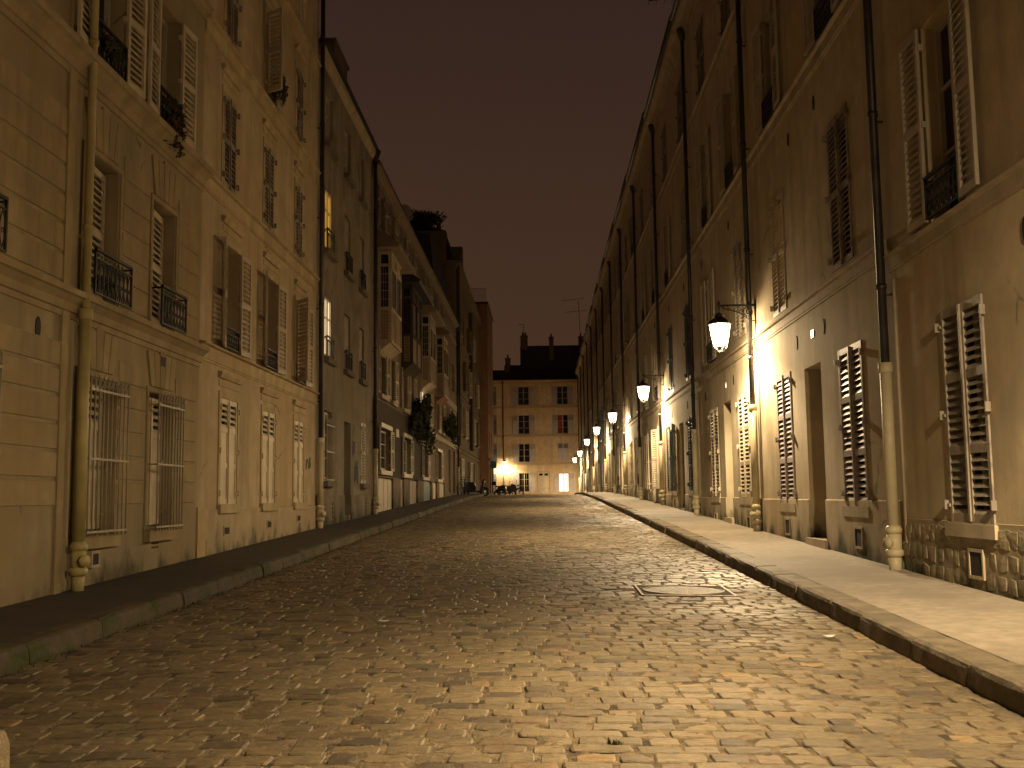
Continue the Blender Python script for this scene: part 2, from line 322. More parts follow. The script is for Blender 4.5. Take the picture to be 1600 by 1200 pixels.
def vent(F, root, s, z, w=.28, h=.22, frame=True):
    mb = MB(); mb.box(F, s - w / 2, s + w / 2, -.05, .027, z - h / 2, z + h / 2)
    v = mb.build('cellar_vent', M_vent, root)
    fr = MB(); k = .03
    for a, b, c, d in ((s - w / 2 - k, s + w / 2 + k, z + h / 2, z + h / 2 + k), (s - w / 2 - k, s + w / 2 + k, z - h / 2 - k, z - h / 2), (s - w / 2 - k, s - w / 2, z - h / 2, z + h / 2), (s + w / 2, s + w / 2 + k, z - h / 2, z + h / 2)): fr.box(F, a, b, -.01, .036, c, d)
    if h > .12:
        for i in range(1, 1): fr.box(F, s - w / 2 + w * i / 6 - .006, s - w / 2 + w * i / 6 + .006, .027, .031, z - h / 2, z + h / 2)
    fr.build('vent_frame', M_bandR, v)
def anchor(mb, F, s, z):
    mb.lathe((0, 0, 0), [(0, 0)], 3) if False else None
    pts = [(s + .05 * math.cos(q), .012, z + .11 * math.sin(q)) for q in np.linspace(0, 2 * math.pi, 13)[:-1]]
    n = len(pts); mb.add([F(a, .012, c) for a, b, c in pts] + [F(a, -.02, c) for a, b, c in pts], [tuple(range(n))] + [(i, (i + 1) % n, n + (i + 1) % n, n + i) for i in range(n)])
def plant(name, c, r, n, label, cat, m=M_leaf, m2=None, group=None, trail=0, clumps=7):
    root = thing(name, c, label, cat, group)
    cl = [(np.array(c) + rng.normal(size=3) * np.array(r) * .5, .25 + .4 * rng.random()) for _ in range(clumps)]
    def leaves(k, mm, nm, s):
        mb = MB()
        for i in range(k):
            d = rng.normal(size=3); d /= np.linalg.norm(d); cc, ck = cl[rng.integers(len(cl))]; q = cc + d * np.array(r) * ck * (rng.random() ** .5 + .25 * (rng.random() < .12)); q[0] = max(q[0], XL + .03) if c[0] > XL else q[0]; q[2] -= trail * rng.random() ** 2
            a = Vector(rng.normal(size=3)).normalized() * s * (.5 + rng.random()); b = a.orthogonal().normalized() * s * .5
            q = Vector(q); mb.add([q - a, q + b, q + a, q - b], [(0, 1, 2, 3)])
        mb.build(nm, mm, root, fixn=False)
    leaves(n, m, 'foliage', .05 if max(r) < .6 else .09)
    st = MB()
    for i in range(9):
        d = rng.normal(size=3); d[2] = abs(d[2]); d /= np.linalg.norm(d)
        st.tube(ID, [(c[0], c[1], c[2] - r[2]), tuple(np.array(c) + d * np.array(r) * .5), tuple(np.array(c) + d * np.array(r) * 1.05)], [.012, .008, .004], 4)
    st.build('stem', M_leaf, root)
    if m2: leaves(n // 4, m2, 'flower', .035)
    return root

# ================================================================== GROUND
def sheet(name, xs, ys, zf, m, kind='structure'):
    X, Y = np.meshgrid(xs, ys); Z = zf(X, Y); n = len(xs)
    v = np.stack([X, Y, Z], -1).reshape(-1, 3).tolist()
    f = [(j * n + i, j * n + i + 1, (j + 1) * n + i + 1, (j + 1) * n + i) for j in range(len(ys) - 1) for i in range(n - 1)]
    mb = MB(); mb.add(v, f, True); return tag(mb.build(name, m, None, fixn=False), kind=kind)
sheet('ground', np.linspace(-300, 300, 31), np.concatenate([np.linspace(-60, 0, 5), np.arange(4, 124, 4), np.linspace(130, 900, 12)]), lambda X, Y: g(np.clip(Y, -29, 199)) - .16, M_asph_l)
sheet('road_bed', np.linspace(KL - .05, KR + .05, 110), np.concatenate([np.arange(-8, 20, .06), np.arange(20, 118, .25)]), lambda X, Y: road_z(X, Y) - .0060 + .0050 * np.sin(X * 31 + np.sin(Y * 17) * 2) * np.sin(Y * 23 + X * 5), M_sand)

MANH = (.99, 1.95, 10.85, 11.78)
GR = {9: np.array([-1, -.97, -.88, -.45, 0, .45, .88, .97, 1]), 7: np.array([-1, -.95, -.82, 0, .82, .95, 1]), 6: np.array([-1, -.94, -.8, .8, .94, 1]), 5: np.array([-1, -.91, 0, .91, 1]), 4: np.array([-1, -.9, .9, 1])}
def cobbles():
    V = []; Fc = []; T = []; base = 0
    def rowset(y0, y1, nx, ny, seed):
        nonlocal base
        r = np.random.default_rng(seed); y = y0
        uu = GR[nx]; vv = GR[ny]; U, Vv = np.meshgrid(uu, vv)
        prof = (1 - np.abs(U) ** 18) * (1 - np.abs(Vv) ** 15)
        sk = 1 - .05 * (np.abs(U) ** 8 * np.abs(Vv) ** 3 + np.abs(U) ** 3 * np.abs(Vv) ** 8)
        ff = [(j * nx + i, j * nx + i + 1, (j + 1) * nx + i + 1, (j + 1) * nx + i) for j in range(ny - 1) for i in range(nx - 1)]
        while y < y1:
            h = .150 + r.normal() * .006; x = KL + .02 + r.random() * .1
            while x < KR - .06:
                w = float(np.clip(.205 + r.normal() * .036, .12, .30)); w = min(w, KR - .005 - x)
                cx = x + w / 2; wob = .035 * math.sin(cx * .9 + y * .33) + .006 * math.sin(cx * 2.3 + y * .7); cy = y + h / 2 + wob
                gx = .006 + .009 * r.random() ** 2; gy = .003 + .005 * r.random() ** 2
                x += w
                if w < .08: continue
                if MANH[0] - .06 < cx < MANH[1] + .06 and MANH[2] - .05 < cy < MANH[3] + .05: continue
                j = r.normal(size=(2, 4)) * .0042 
                # bilinear corner jitter
                c00 = (1 - U) * (1 - Vv) / 4; c10 = (1 + U) * (1 - Vv) / 4; c01 = (1 - U) * (1 + Vv) / 4; c11 = (1 + U) * (1 + Vv) / 4
                jx = j[0, 0] * c00 + j[0, 1] * c10 + j[0, 2] * c01 + j[0, 3] * c11; jy = j[1, 0] * c00 + j[1, 1] * c10 + j[1, 2] * c01 + j[1, 3] * c11
                X = cx + U * sk * (w / 2 - gx) + jx; Y = cy + Vv * sk * (h / 2 - gy) + jy
                dp = .009 + .009 * r.random() ** 3; tl = r.normal(size=2) * (.0018, .0017); lift = r.normal() * .0022
                Z = road_z(X, Y) - dp + dp * prof + lift + tl[0] * U + tl[1] * Vv
                if nx > 5: Z = Z + prof * (.0018 * np.sin(U * (2 + 2 * r.random()) + 6 * r.random()) * np.cos(Vv * 2.5 + 6 * r.random()) + r.normal(size=U.shape) * .0009)
                V.append(np.stack([X, Y, Z], -1).reshape(-1, 3)); Fc.append(np.array(ff) + base); base += nx * ny
                t = r.random() if r.random() < .5 else float(np.clip(.42 + .14 * r.normal(), 0, 1))
                if r.random() > .12 and t > .86: t -= .4
                T.append(np.full(nx * ny, t))
            y += h
        return y
    y = rowset(2.0, 9.0, 9, 7, 1); y = rowset(y, 20, 6, 5, 2); y = rowset(y, 84, 4, 4, 3)
    V = np.concatenate(V); Fc = np.concatenate(Fc); T = np.concatenate(T)
    me = bpy.data.meshes.new('cobblestone_road'); me.vertices.add(len(V)); me.vertices.foreach_set('co', V.ravel().astype(np.float32))
    me.loops.add(Fc.size); me.loops.foreach_set('vertex_index', Fc.ravel().astype(np.int32)); me.polygons.add(len(Fc))
    me.polygons.foreach_set('loop_start', np.arange(0, Fc.size, 4, dtype=np.int32)); me.polygons.foreach_set('loop_total', np.full(len(Fc), 4, dtype=np.int32))
    me.update(calc_edges=True); me.polygons.foreach_set('use_smooth', np.zeros(len(Fc), bool))
    a = me.attributes.new('tone', 'FLOAT', 'POINT'); a.data.foreach_set('value', T.astype(np.float32)); me.materials.append(M_cob)
    o = bpy.data.objects.new('cobblestone_road', me); COL.objects.link(o); tag(o, kind='structure')
cobbles()

def kerb(name, X, sg, m, y0, y1, seed, w=.27):
    r = random.Random(seed); y = y0; mb = MB()
    while y < y1:
        L_ = r.uniform(.75, 1.25); j = r.uniform(-.012, .012); a = y + .007; b = y + L_ - .007; z = r.uniform(-.008, .006)
        n = 5 if y < 30 else 2
        ys = np.linspace(a, b, n); prof = [(0 + j, -.25), (-.008 + j, .02), (.006 + j, .105), (.018 + j, .132), (.05 + j, .147), (w - .02, .149), (w, .14), (w, -.2)]
        vs = []
        for q in ys:
            e_ = .012 if q in (ys[0], ys[-1]) else 0
            for i, (o, h) in enumerate(prof):
                vs.append((X + sg * (o + (e_ if i < 4 else 0) + r.uniform(-.005, .005)), q, g(q) + h + z - (e_ * .6 if 2 < i < 6 else 0) + r.uniform(-.003, .003)))
        k = len(prof); fs = [(i * k + c, i * k + c + 1, (i + 1) * k + c + 1, (i + 1) * k + c) for i in range(n - 1) for c in range(k - 1)]
        fs += [tuple(range(k)), tuple((n - 1) * k + c for c in range(k - 1, -1, -1))]
        mb.add(vs, fs, False); y += L_
    tag(mb.build(name, m, None), kind='structure')
kerb('kerb_right', KR, 1, M_kerb, -4, 108, 1)
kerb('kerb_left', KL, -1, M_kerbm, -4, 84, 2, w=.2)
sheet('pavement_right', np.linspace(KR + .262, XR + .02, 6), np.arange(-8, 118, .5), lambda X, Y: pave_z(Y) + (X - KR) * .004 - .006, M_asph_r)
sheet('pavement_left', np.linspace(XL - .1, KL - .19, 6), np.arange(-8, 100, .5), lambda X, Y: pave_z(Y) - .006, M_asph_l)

# manhole
mh = thing('manhole', (1.47, 11.3, float(road_z(1.47, 11.3))), 'square cast iron manhole with round lid set in the cobbles', 'manhole')
zc_ = lambda x, y: float(road_z(x, y))
def GM(s, o, z): return (s, o, zc_(s, o) + z)
mb = MB(); a, b, c, d = MANH
n_ = 32; ring_o = [(1.47 + .42 * math.cos(2 * math.pi * k / n_), 11.315 + .415 * math.sin(2 * math.pi * k / n_)) for k in range(n_)]
mb.box(GM, a, b, c, d, -.05, .001); mb.build('bed_plate', M_dark, mh)
mb = MB()
for q in ((a, a + .022, c, d), (b - .022, b, c, d), (a, b, c, c + .022), (a, b, d - .022, d)): mb.box(GM, *q, -.04, .009)
fr = mb.build('square_frame', mat('worn_iron', (.24, .20, .15), rough=.55, metal=.3, var=.2), mh)
mb = MB(); mb.tube(ID, [(x, y, zc_(x, y) + .004) for x, y in ring_o + ring_o[:1]], .011, 6); mb.build('lid_rim', MATS['worn_iron'], mh)
mb = MB(); mb.add([(x * .98 + 1.47 * .02, y * .98 + 11.315 * .02, zc_(x, y) + .006) for x, y in ring_o], [tuple(range(n_))])
lid = mb.build('lid', mat('iron_lid', (.12, .095, .065), rough=.5, metal=.3, bump=1, bscale=60, var=.3), mh)

# ================================================================== RIGHT ROW
def right_house(i, s0, s1, dz, spec):
    root = thing('row_house', (XR, (s0 + s1) / 2, float(pave_z((s0 + s1) / 2))), spec['label'], 'house', 'plastered houses of the right hand row')
    pm = M_plR[spec.get('pm', i % 4)]; zb = float(pave_z(s0)) - .5; zt = 13.75 + dz; ops = []; F = FR
    wins = []     # (s0,s1,z0,z1,type,material)
    for (a, b, c, d, ty, mm) in spec['win']: wins.append((s0 + a, s0 + b, c + dz, d + dz, ty, mm))
    for w in wins: ops.append((w[0], w[1], w[2], w[3], .24 if w[4] != 'door' else .42))
    mb = MB(); wall(mb, F, s0, s1, zb, zt, ops); shell(mb, F, s0, s1, zb, zt); mb.build('wall', pm, root, fixn=False)
    for z in (4.0, 7.42, 10.75):
        bm_ = band(F, s0 + .01, s1 - .01, z + dz, .2 if z < 5 else .24, .03, .075)
        bm_.build('string_course', M_bandR, root)
    # cornice, gutter and roof
    c = MB(); c.prism(F, [(-.02, zt - .5), (.04, zt - .5), (.06, zt - .38), (.16, zt - .2), (.30, zt - .14), (.32, zt - .02), (-.02, zt)], s0, s1); c.build('cornice', M_bandR, root)
    r_ = MB(); r_.prism(F, [(.33, zt + .003), (.36, zt + .08), (.0, zt + .35), (-3.5, zt + 1.5), (-9, zt + .4), (-9, zt + .003)], s0, s1); R_ = r_.build('roof', M_roof, root)
    gt = MB(); gt.tube(F, [(s0 + .02, .36, zt + .03), (s1 - .02, .36, zt + .03)], .07, 8); gt.build('gutter', M_zinc, R_)
    if spec.get('chim', True):
        s_ = s0 + .5; k = MB(); k.box(F, s_ - .3, s_ + .3, -4.6, -2.4, zt + .5, zt + 2.6); k.box(F, s_ - .35, s_ + .35, -4.65, -2.35, zt + 2.6, zt + 2.7); ch = k.build('chimney', M_chim, R_)
    for (a, b, c0, d0, ty, mm) in wins:
        if ty == 'door':
            db = MB(); db.box(F, a + .0, b - .0, -.46, -.40, c0, d0 - .45); db.box(F, a + .1, b - .1, -.40, -.385, c0 + .2, c0 + 1.0); db.box(F, a + .1, b - .1, -.40, -.385, c0 + 1.15, d0 - .6)
            D = db.build('door', spec.get('doorm', M_door), root)
            MB().box(F, a, b, -.46, -.42, d0 - .45, d0).build('fanlight', M_glass, D)
            MB().tube(F, [(a + .2, -.385, c0 + 1.05), (a + .2, -.33, c0 + 1.05)], .03, 8).build('door_knob', M_chrome, D)
            st = MB(); st.box(F, a - .06, b + .06, -.44, .07, zb, c0 + .005); st.build('doorstep', M_bandR, root)
            continue
        W_ = casement(F, root, a, b, c0, d0, .16, gm=(M_litD if ty == 'lit' else M_glass))
        st = 'louvre3' if c0 < 2.5 + dz else 'louvre'
        if ty in ('closed', 'lit'): closed_shutters(F, W_, a, b, c0, d0, mm, st)
        elif ty == 'open': open_shutters(F, W_, a, b, c0, d0, mm, 'louvre', (3, 4), (b - a) / 2 + .02); railing(F, W_, a + .02, b - .02, c0 + .02, c0 + .46, .05)
        elif ty == 'ajar': open_shutters(F, W_, a, b, c0, d0, mm, 'louvre', (random.choice((8, 14, 30)), random.choice((5, 12, 20))), (b - a) / 2)
        if c0 > 2.5 + dz:
            pass
        else: MB().box(F, a - .05, b + .05, -.2, .035, c0 - .14, c0 - .004).build('sill', M_bandR, W_)
    # plinth line and vents
    zpl = spec.get('plinth', 1.0 + dz)
    for (vs_, vz) in spec.get('vents', ()): vent(F, root, s0 + vs_, vz + dz)
    for s_ in spec.get('anch', (1.9, 5.3)):
        for z in (3.45, 6.75): am = MB(); anchor(am, F, s0 + s_, z + dz); am.build('wall_anchor', M_vent, root)
    if spec.get('num'):
        q = spec['num']; MB().box(F, s0 + q - .07, s0 + q + .07, .002, .012, 3.38 + dz, 3.49 + dz).build('house_number_plate', M_plate, root)
    # pipe at the far end of the house
    o_p = .11; pipe(F, root, s1 - .02, float(pave_z(s1)), zt - .55, spec.get('zc', 2.72 + dz), o_p)
    mb = MB(); mb.tube(F, [(s1 - .17, .02, float(pave_z(s1)) + .3), (s1 - .17, .02, 3.7 + dz)], .018, 6); mb.build('cable_conduit', M_bandR, root)
    if spec.get('plinthm', True) and i > 0:
        p = MB(); segs = []; cur = s0 + .0
        for w in sorted([w for w in wins if w[4] == 'door']): segs.append((cur, w[0])); cur = w[1]
        segs.append((cur, s1 - .12))
        for a, b in segs:
            if b - a > .05: p.prism(F, [(-.02, zb), (.022, zb), (.022, zpl - .012), (-.02, zpl + .01)], a + .003, b - .003)
        p.build('plinth', pm, root)
    return root

C, OP, D_, AJ = 'closed', 'open', 'door', 'ajar'
def up(layout, mats=(M_sh_w, M_sh_w, M_sh_g)):
    """upper storeys: layout per storey of (centre, type)"""
    r = []
    for (z0, z1), row, m_ in zip(((4.10, 6.16), (7.5, 9.5), (10.85, 12.6)), layout, mats):
        for c, ty in row: r.append((c - .48, c + .48, z0, z1, ty, m_))
    return r
H0 = 4.5; HW = 7.6
specs = []
specs.append(dict(label='nearest right hand house, grey shutters over a rubble stone base', dz=0, pm=3, plinthm=False, chim=False,
    win=[(5.13, 6.13, 1.0, 3.09, C, M_sh_g), (1.0, 2.0, 1.0, 3.09, C, M_sh_g), (2.95, 3.8, .42, 3.0, D_, None)] + [(5.37, 6.25, 4.05, 6.12, OP, M_sh_w), (1.2, 2.2, 4.05, 6.12, C, M_sh_w)] + up([(), ((1.7, C), (5.8, C)), ((1.7, C), (5.8, C))])[0:],
    vents=((5.55, .62),), anch=(4.2, 1.0), zc=2.74))
specs.append(dict(label='second right hand house, dark narrow doorway between two mauve grey shuttered windows', dz=.2, pm=1, num=3.5,
    win=[(1.17, 2.21, .92, 3.0, C, M_sh_m), (3.15, 4.1, .42, 2.98, D_, None), (4.98, 6.0, .93, 3.06, C, M_sh_m),
         (1.32, 2.3, 4.1, 6.16, C, M_sh_g), (5.05, 6.0, 4.1, 6.12, 'lit', M_sh_w), (1.6, 2.5, 7.5, 9.5, OP, M_sh_w), (5.2, 6.1, 7.5, 9.45, OP, M_sh_w), (1.6, 2.5, 10.85, 12.6, C, M_sh_g), (5.1, 6.0, 10.85, 12.6, C, M_sh_g)],
    vents=((1.6, .52), (5.5, .55)), anch=(2.9, 4.5)))
specs.append(dict(label='third right hand house, brightly lit just beyond the largest lantern', dz=.22, pm=2, num=3.3,
    win=[(.92, 1.98, 1.0, 3.05, C, M_sh_w), (2.85, 3.72, .56, 3.06, D_, None), (4.5, 5.58, 1.02, 3.05, C, M_sh_w),
         (.92, 1.95, 4.2, 6.2, C, M_sh_w), (4.6, 5.5, 4.15, 6.2, OP, M_sh_w), (1.3, 2.3, 7.5, 9.6, OP, M_sh_w), (4.7, 5.6, 7.5, 9.6, OP, M_sh_w), (1.4, 2.4, 10.85, 12.6, C, M_sh_g), (4.8, 5.8, 10.85, 12.6, C, M_sh_g)],
    vents=((1.2, .50), (5.1, .5)), anch=(2.4, 6.2)))
specs.append(dict(label='fourth house on the right, just short of the second lamp, with blue grey shutters', dz=.3, pm=0,
    win=[(.9, 1.9, 1.1, 3.1, C, M_sh_b), (2.8, 3.7, .6, 3.05, D_, None), (4.6, 5.6, 1.1, 3.1, AJ, M_sh_b)] + up([((1.4, C), (5.2, C)), ((1.6, C), (5.3, OP)), ((1.6, C), (5.3, C))], (M_sh_b, M_sh_w, M_sh_g)), vents=((1.4, .75), (5.1, .75))))
specs.append(dict(label='fifth right hand house, white shutters ajar right beyond the second lamp', dz=.45, pm=1,
    win=[(.8, 1.7, 1.05, 3.1, AJ, M_sh_w), (2.8, 3.7, .6, 3.05, D_, None), (4.6, 5.5, 1.05, 3.1, AJ, M_sh_w)] + up([((1.4, OP), (5.2, C)), ((1.6, OP), (5.3, OP)), ((1.6, 'lit'), (5.3, C))], (M_sh_w, M_sh_w, M_sh_g)), vents=((1.4, .8), (5.1, .8))))
ords = ['sixth', 'seventh', 'eighth', 'ninth', 'tenth', 'eleventh', 'twelfth', 'thirteenth', 'fourteenth']
tails = ['with cream shutters, just short of the third lamp', 'with grey shutters, right beyond the third lamp', 'with white shutters, just short of the fourth lamp', 'with blue shutters, right beyond the fourth lamp', 'just short of the fifth lamp', 'right beyond the fifth lamp', 'just short of the sixth lamp', 'right beyond the sixth lamp', 'last of the row']
rr = random.Random(5)
for k, (a_, t_) in enumerate(zip(ords, tails)):
    sm_ = (M_sh_c, M_sh_g, M_sh_w, M_sh_b, M_sh_c, M_sh_w, M_sh_b, M_sh_w, M_sh_g)[k]; ty = lambda: rr.choice((C, OP, C, AJ, OP))
    specs.append(dict(label='%s right hand house, %s' % (a_, t_), dz=(.6, .7, .75, .75, .7, .6, .5, .4, .4)[k], pm=k % 4,
        win=[(.9, 1.9, 1.1, 3.1, ty(), sm_), (2.8, 3.7, .6, 3.05, D_, None), (4.6, 5.6, 1.1, 3.1, ty(), sm_)] + up([((1.4, ty()), (5.2, ty())), ((1.6, ty()), (5.3, ty())), ((1.6, ty()), (5.3, C))], (sm_, M_sh_w, M_sh_g)), vents=((1.4, .8),)))
RH = []
for i, sp_ in enumerate(specs): RH.append(right_house(i, H0 + HW * i, H0 + HW * (i + 1), sp_['dz'], sp_))
# the nearest house stands on squared rubble with wide pointing
def rubble(root, s0, s1, z0, z1):
    MB().prism(FR, [(-.02, z0 - .4), (.016, z0 - .4), (.016, z1 - .002), (-.02, z1 + .01)], s0, s1 - .13).build('mortar_joint', M_mort, root)
    mb = MB(); r = random.Random(3); rowsz = [z0 - .18, z0 + .02, z0 + .20, z0 + .40, z0 + .58, z1 - .17, z1 - .03]
    for a, b in zip(rowsz, rowsz[1:]):
        s = s0
        while s < s1 - .25:
            w = r.uniform(.13, .26)
            if not (10.05 - .22 < s + w / 2 < 10.05 + .22 and a < .80 and b > .48):
                n = 5; vs = []; c_, d_ = a + .006 + r.uniform(0, .02), b - .006 - r.uniform(0, .02); jj = [r.uniform(-.012, .012) for _ in range(8)]
                for yy in range(n):
                    for xx in range(n):
                        u = (-1, -.85, 0, .85, 1)[xx]; v = (-1, -.85, 0, .85, 1)[yy]
                        e_ = (1 - abs(u) ** 8) * (1 - abs(v) ** 8); kk = 1 - .10 * (u * u * v * v)
                        q0 = s + w / 2 + u * kk * (w / 2 - .006) + jj[0] * u * v; q1 = (c_ + d_) / 2 + v * kk * (d_ - c_) / 2 + jj[1] * u * v + jj[2] * u
                        vs.append(FR(q0, .011 + .016 * e_ + (jj[3] * .4 + jj[4] * u * .6 + jj[5] * v * .6) * e_, q1))
                mb.add(vs, [(j * n + i, j * n + i + 1, (j + 1) * n + i + 1, (j + 1) * n + i) for j in range(n - 1) for i in range(n - 1)], False)
            s += w
    mb.build('rubble_base', M_rub, root)
    MB().box(FR, 9.55, 10.72, .0, .05, .86, .985).build('sill_stone', M_bandR, root)
rubble(RH[0], 4.5, 12.1, .36, 1.0)

# ------------------------------------------------------------------ street lamps on wrought brackets
LSIGN = -1
def lantern(F, s, o, z, label, wallo=.02, arm=True, P=1.0, reach=None):
    """z = centre of the glass body"""
    c = F(s, o, z); root = thing('street_lantern', F(s, 0, z), label, 'street lamp', 'lanterns along the street')
    zb = z + .53   # arm height
    if arm:
        b = MB(); b.box(F, s - .018, s + .018, 0, o + .03, zb - .015, zb + .02); b.box(F, s - .05, s + .05, -.01, .02, zb - .36, zb + .10)
        def spiral(cx, cz, R0, turns, sg, a0):
            return [(s, cx + R0 * (1 - .8 * q) * math.cos(a0 + sg * turns * 2 * math.pi * q), cz + R0 * (1 - .8 * q) * math.sin(a0 + sg * turns * 2 * math.pi * q)) for q in np.linspace(0, 1, 26)]
        b.tube(F, spiral(.13, zb - .125, .105, 1.8, -1, math.pi / 2), .010, 5); b.tube(F, spiral(.35, zb - .075, .065, 1.6, 1, math.pi / 2), .008, 5)
        b.tube(F, spiral(.50, zb - .055, .045, 1.5, -1, math.pi / 2), .007, 5); b.tube(F, spiral(.26, zb - .11, .04, 1.2, 1, -1.5), .006, 5)
        b.tube(F, [(s, .03, zb - .30), (s, .12, zb - .27), (s, .22, zb - .20), (s, .30, zb - .14), (s, .42, zb - .10), (s, .56, zb - .06), (s, .64, zb - .02)], .011, 5)
        b.tube(F, spiral(.60, zb - .05, .03, 1.3, 1, math.pi / 2), .006, 4)
        b.lathe(F(s, o, zb), [(.012, .0), (.03, .03), (.02, .06), (.004, .10)], 8); b.lathe(F(s, .1, zb), [(.010, .02), (.022, .04), (.004, .08)], 6)
        b.tube(F, [(s, o, zb), (s, o, z + .30)], .012, 6)
        b.build('bracket', M_iron, root)
    cap = MB(); cap.lathe(c, [(.235, .175), (.24, .19), (.20, .235), (.10, .30), (.085, .33), (.10, .345), (.05, .38), (.012, .40)], 6, False); cap.build('cap', M_iron, root)
    fr = MB(); n = 6; rt, rb = .205, .135
    for k in range(n):
        w = 2 * math.pi * k / n; p0 = (c[0] + rt * math.cos(w), c[1] + rt * math.sin(w), c[2] + .175); p1 = (c[0] + rb * math.cos(w), c[1] + rb * math.sin(w), c[2] - .22)
        fr.tube(ID, [p0, p1], .007, 4); p2 = (c[0] + .07 * math.cos(w), c[1] + .07 * math.sin(w), c[2] - .33)
        fr.tube(ID, [p1, p2], .009, 4)
        w2 = w + 2 * math.pi / n; fr.tube(ID, [p1, (c[0] + rb * math.cos(w2), c[1] + rb * math.sin(w2), c[2] - .22)], .010, 4); fr.tube(ID, [p2, (c[0] + .07 * math.cos(w2), c[1] + .07 * math.sin(w2), c[2] - .33)], .009, 4)
        fr.tube(ID, [p0, (c[0] + rt * math.cos(w2), c[1] + rt * math.sin(w2), c[2] + .175)], .008, 4)
    fr.build('frame', M_iron, root)
    gl = MB(); vs = []
    for rr_, zz in ((rt - .008, .172), (rb - .008, -.218)):
        for k in range(n): w = 2 * math.pi * k / n; vs.append((c[0] + rr_ * math.cos(w), c[1] + rr_ * math.sin(w), c[2] + zz))
    gl.add(vs, [(k, (k + 1) % n, n + (k + 1) % n, n + k) for k in range(n)]); gl.build('glass', M_lg, root, fixn=False)
    L = rootloc(root)
    l = bpy.data.lights.new('lamp_optic', 'POINT'); l.energy = LAMP_P * P; l.color = LAMP_COL; l.shadow_soft_size = .06; l.use_nodes = True
    t = l.node_tree; em = t.nodes['Emission']; tc = t.nodes.new('ShaderNodeTexCoord'); sx = t.nodes.new('ShaderNodeSeparateXYZ'); mr = t.nodes.new('ShaderNodeMapRange'); cr = t.nodes.new('ShaderNodeValToRGB')
    sc_ = t.nodes.new('ShaderNodeVectorMath'); sc_.operation = 'MULTIPLY'; sc_.inputs[1].default_value = (1.8, 1, 1) if F is not FF else (1, 1.3, 1); nm_ = t.nodes.new('ShaderNodeVectorMath'); nm_.operation = 'NORMALIZE'
    t.links.new(tc.outputs['Normal'], sc_.inputs[0]); t.links.new(sc_.outputs[0], nm_.inputs[0]); t.links.new(nm_.outputs[0], sx.inputs[0]); t.links.new(sx.outputs['Z'], mr.inputs['Value']); mr.inputs['From Min'].default_value = LSIGN; mr.inputs['From Max'].default_value = -LSIGN
    t.links.new(mr.outputs[0], cr.inputs[0]); t.links.new(cr.outputs[0], em.inputs['Strength'])
    pts = [(0, .34), (35, .55), (52, .90), (61, 1.0), (66, .66), (71, .36), (81, .25), (86, .145), (92, .058), (110, .03)]
    while len(cr.color_ramp.elements) < len(pts): cr.color_ramp.elements.new(.5)
    for q, (an, v) in zip(cr.color_ramp.elements, pts): q.position = (1 - math.cos(math.radians(an))) / 2; q.color = (v, v, v, 1)
    lo = bpy.data.objects.new('lamp_optic', l); COL.objects.link(lo); lo.parent = root; lo.location = Vector(c) + Vector((0, 0, .05)) - L
    return root
names7 = ['nearest and largest lantern in view, hanging over the third house door', 'second lit lantern, smaller, hanging beyond the largest one', 'third lit lantern of the receding line', 'fourth lit lantern of the receding line', 'fifth lit lantern of the receding line', 'sixth lit lantern, second from the far end of the line', 'last and smallest lantern of the line, lowest in the picture']
lantern(FR, 4.62, .68, 3.86, 'lantern hanging over the pavement beside the camera, just outside the right edge', P=1.25)
for (y, z), nm in zip(((19.62, 4.27), (34.5, 4.64), (49.6, 4.95), (64.1, 5.22), (78.0, 5.23), (92.8, 4.98), (107.6, 4.9)), names7): lantern(FR, y, .68, z, nm, P=3.0 if y > 100 else 1.0)
lantern(FF, -4.0, .85, 4.84, 'lit lantern on the facade closing the street, above the parked motorcycle', P=.55)

# ================================================================== LEFT ROW
def cornice(F, s0, s1, zt, zb, p=.16):
    h = zt - zb
    return MB().prism(F, [(-.02, zb), (.02, zb), (.025, zb + h * .2), (.05, zb + h * .22), (.06, zb + h * .5), (p * .8, zb + h * .7), (p, zb + h * .74), (p + .01, zt - .02), (-.02, zt + .01)], s0, s1)
def rust_blocks(mb, F, s0, s1, z0, z1, pitch, gap=.03, p=.014):
    n = round((z1 - z0) / pitch); d = (z1 - z0) / n
    for i in range(n):
        a, b = z0 + i * d + gap / 2, z0 + (i + 1) * d - gap / 2
        mb.hexa(F, [(s0, -.005, a), (s1, -.005, a), (s1 - .012, p, a + .010), (s0 + .012, p, a + .010), (s0, -.005, b), (s1, -.005, b), (s1 - .012, p, b - .010), (s0 + .012, p, b - .010)])
def voussoir(mb, F, c, z0, z1, w, p=.026):
    for k in range(-2, 3):
        a0, a1 = c + (k - .5) * w, c + (k + .5) * w; sp = 1.35
        b0, b1 = c + (k - .5) * w * sp, c + (k + .5) * w * sp; q = .009
        zt = z1 + (.05 if k == 0 else 0)
        mb.hexa(F, [(a0 + q, -.005, z0), (a1 - q, -.005, z0), (a1 - q, p, z0), (a0 + q, p, z0), (b0 + q, -.005, zt), (b1 - q, -.005, zt), (b1 - q, p, zt), (b0 + q, p, zt)])
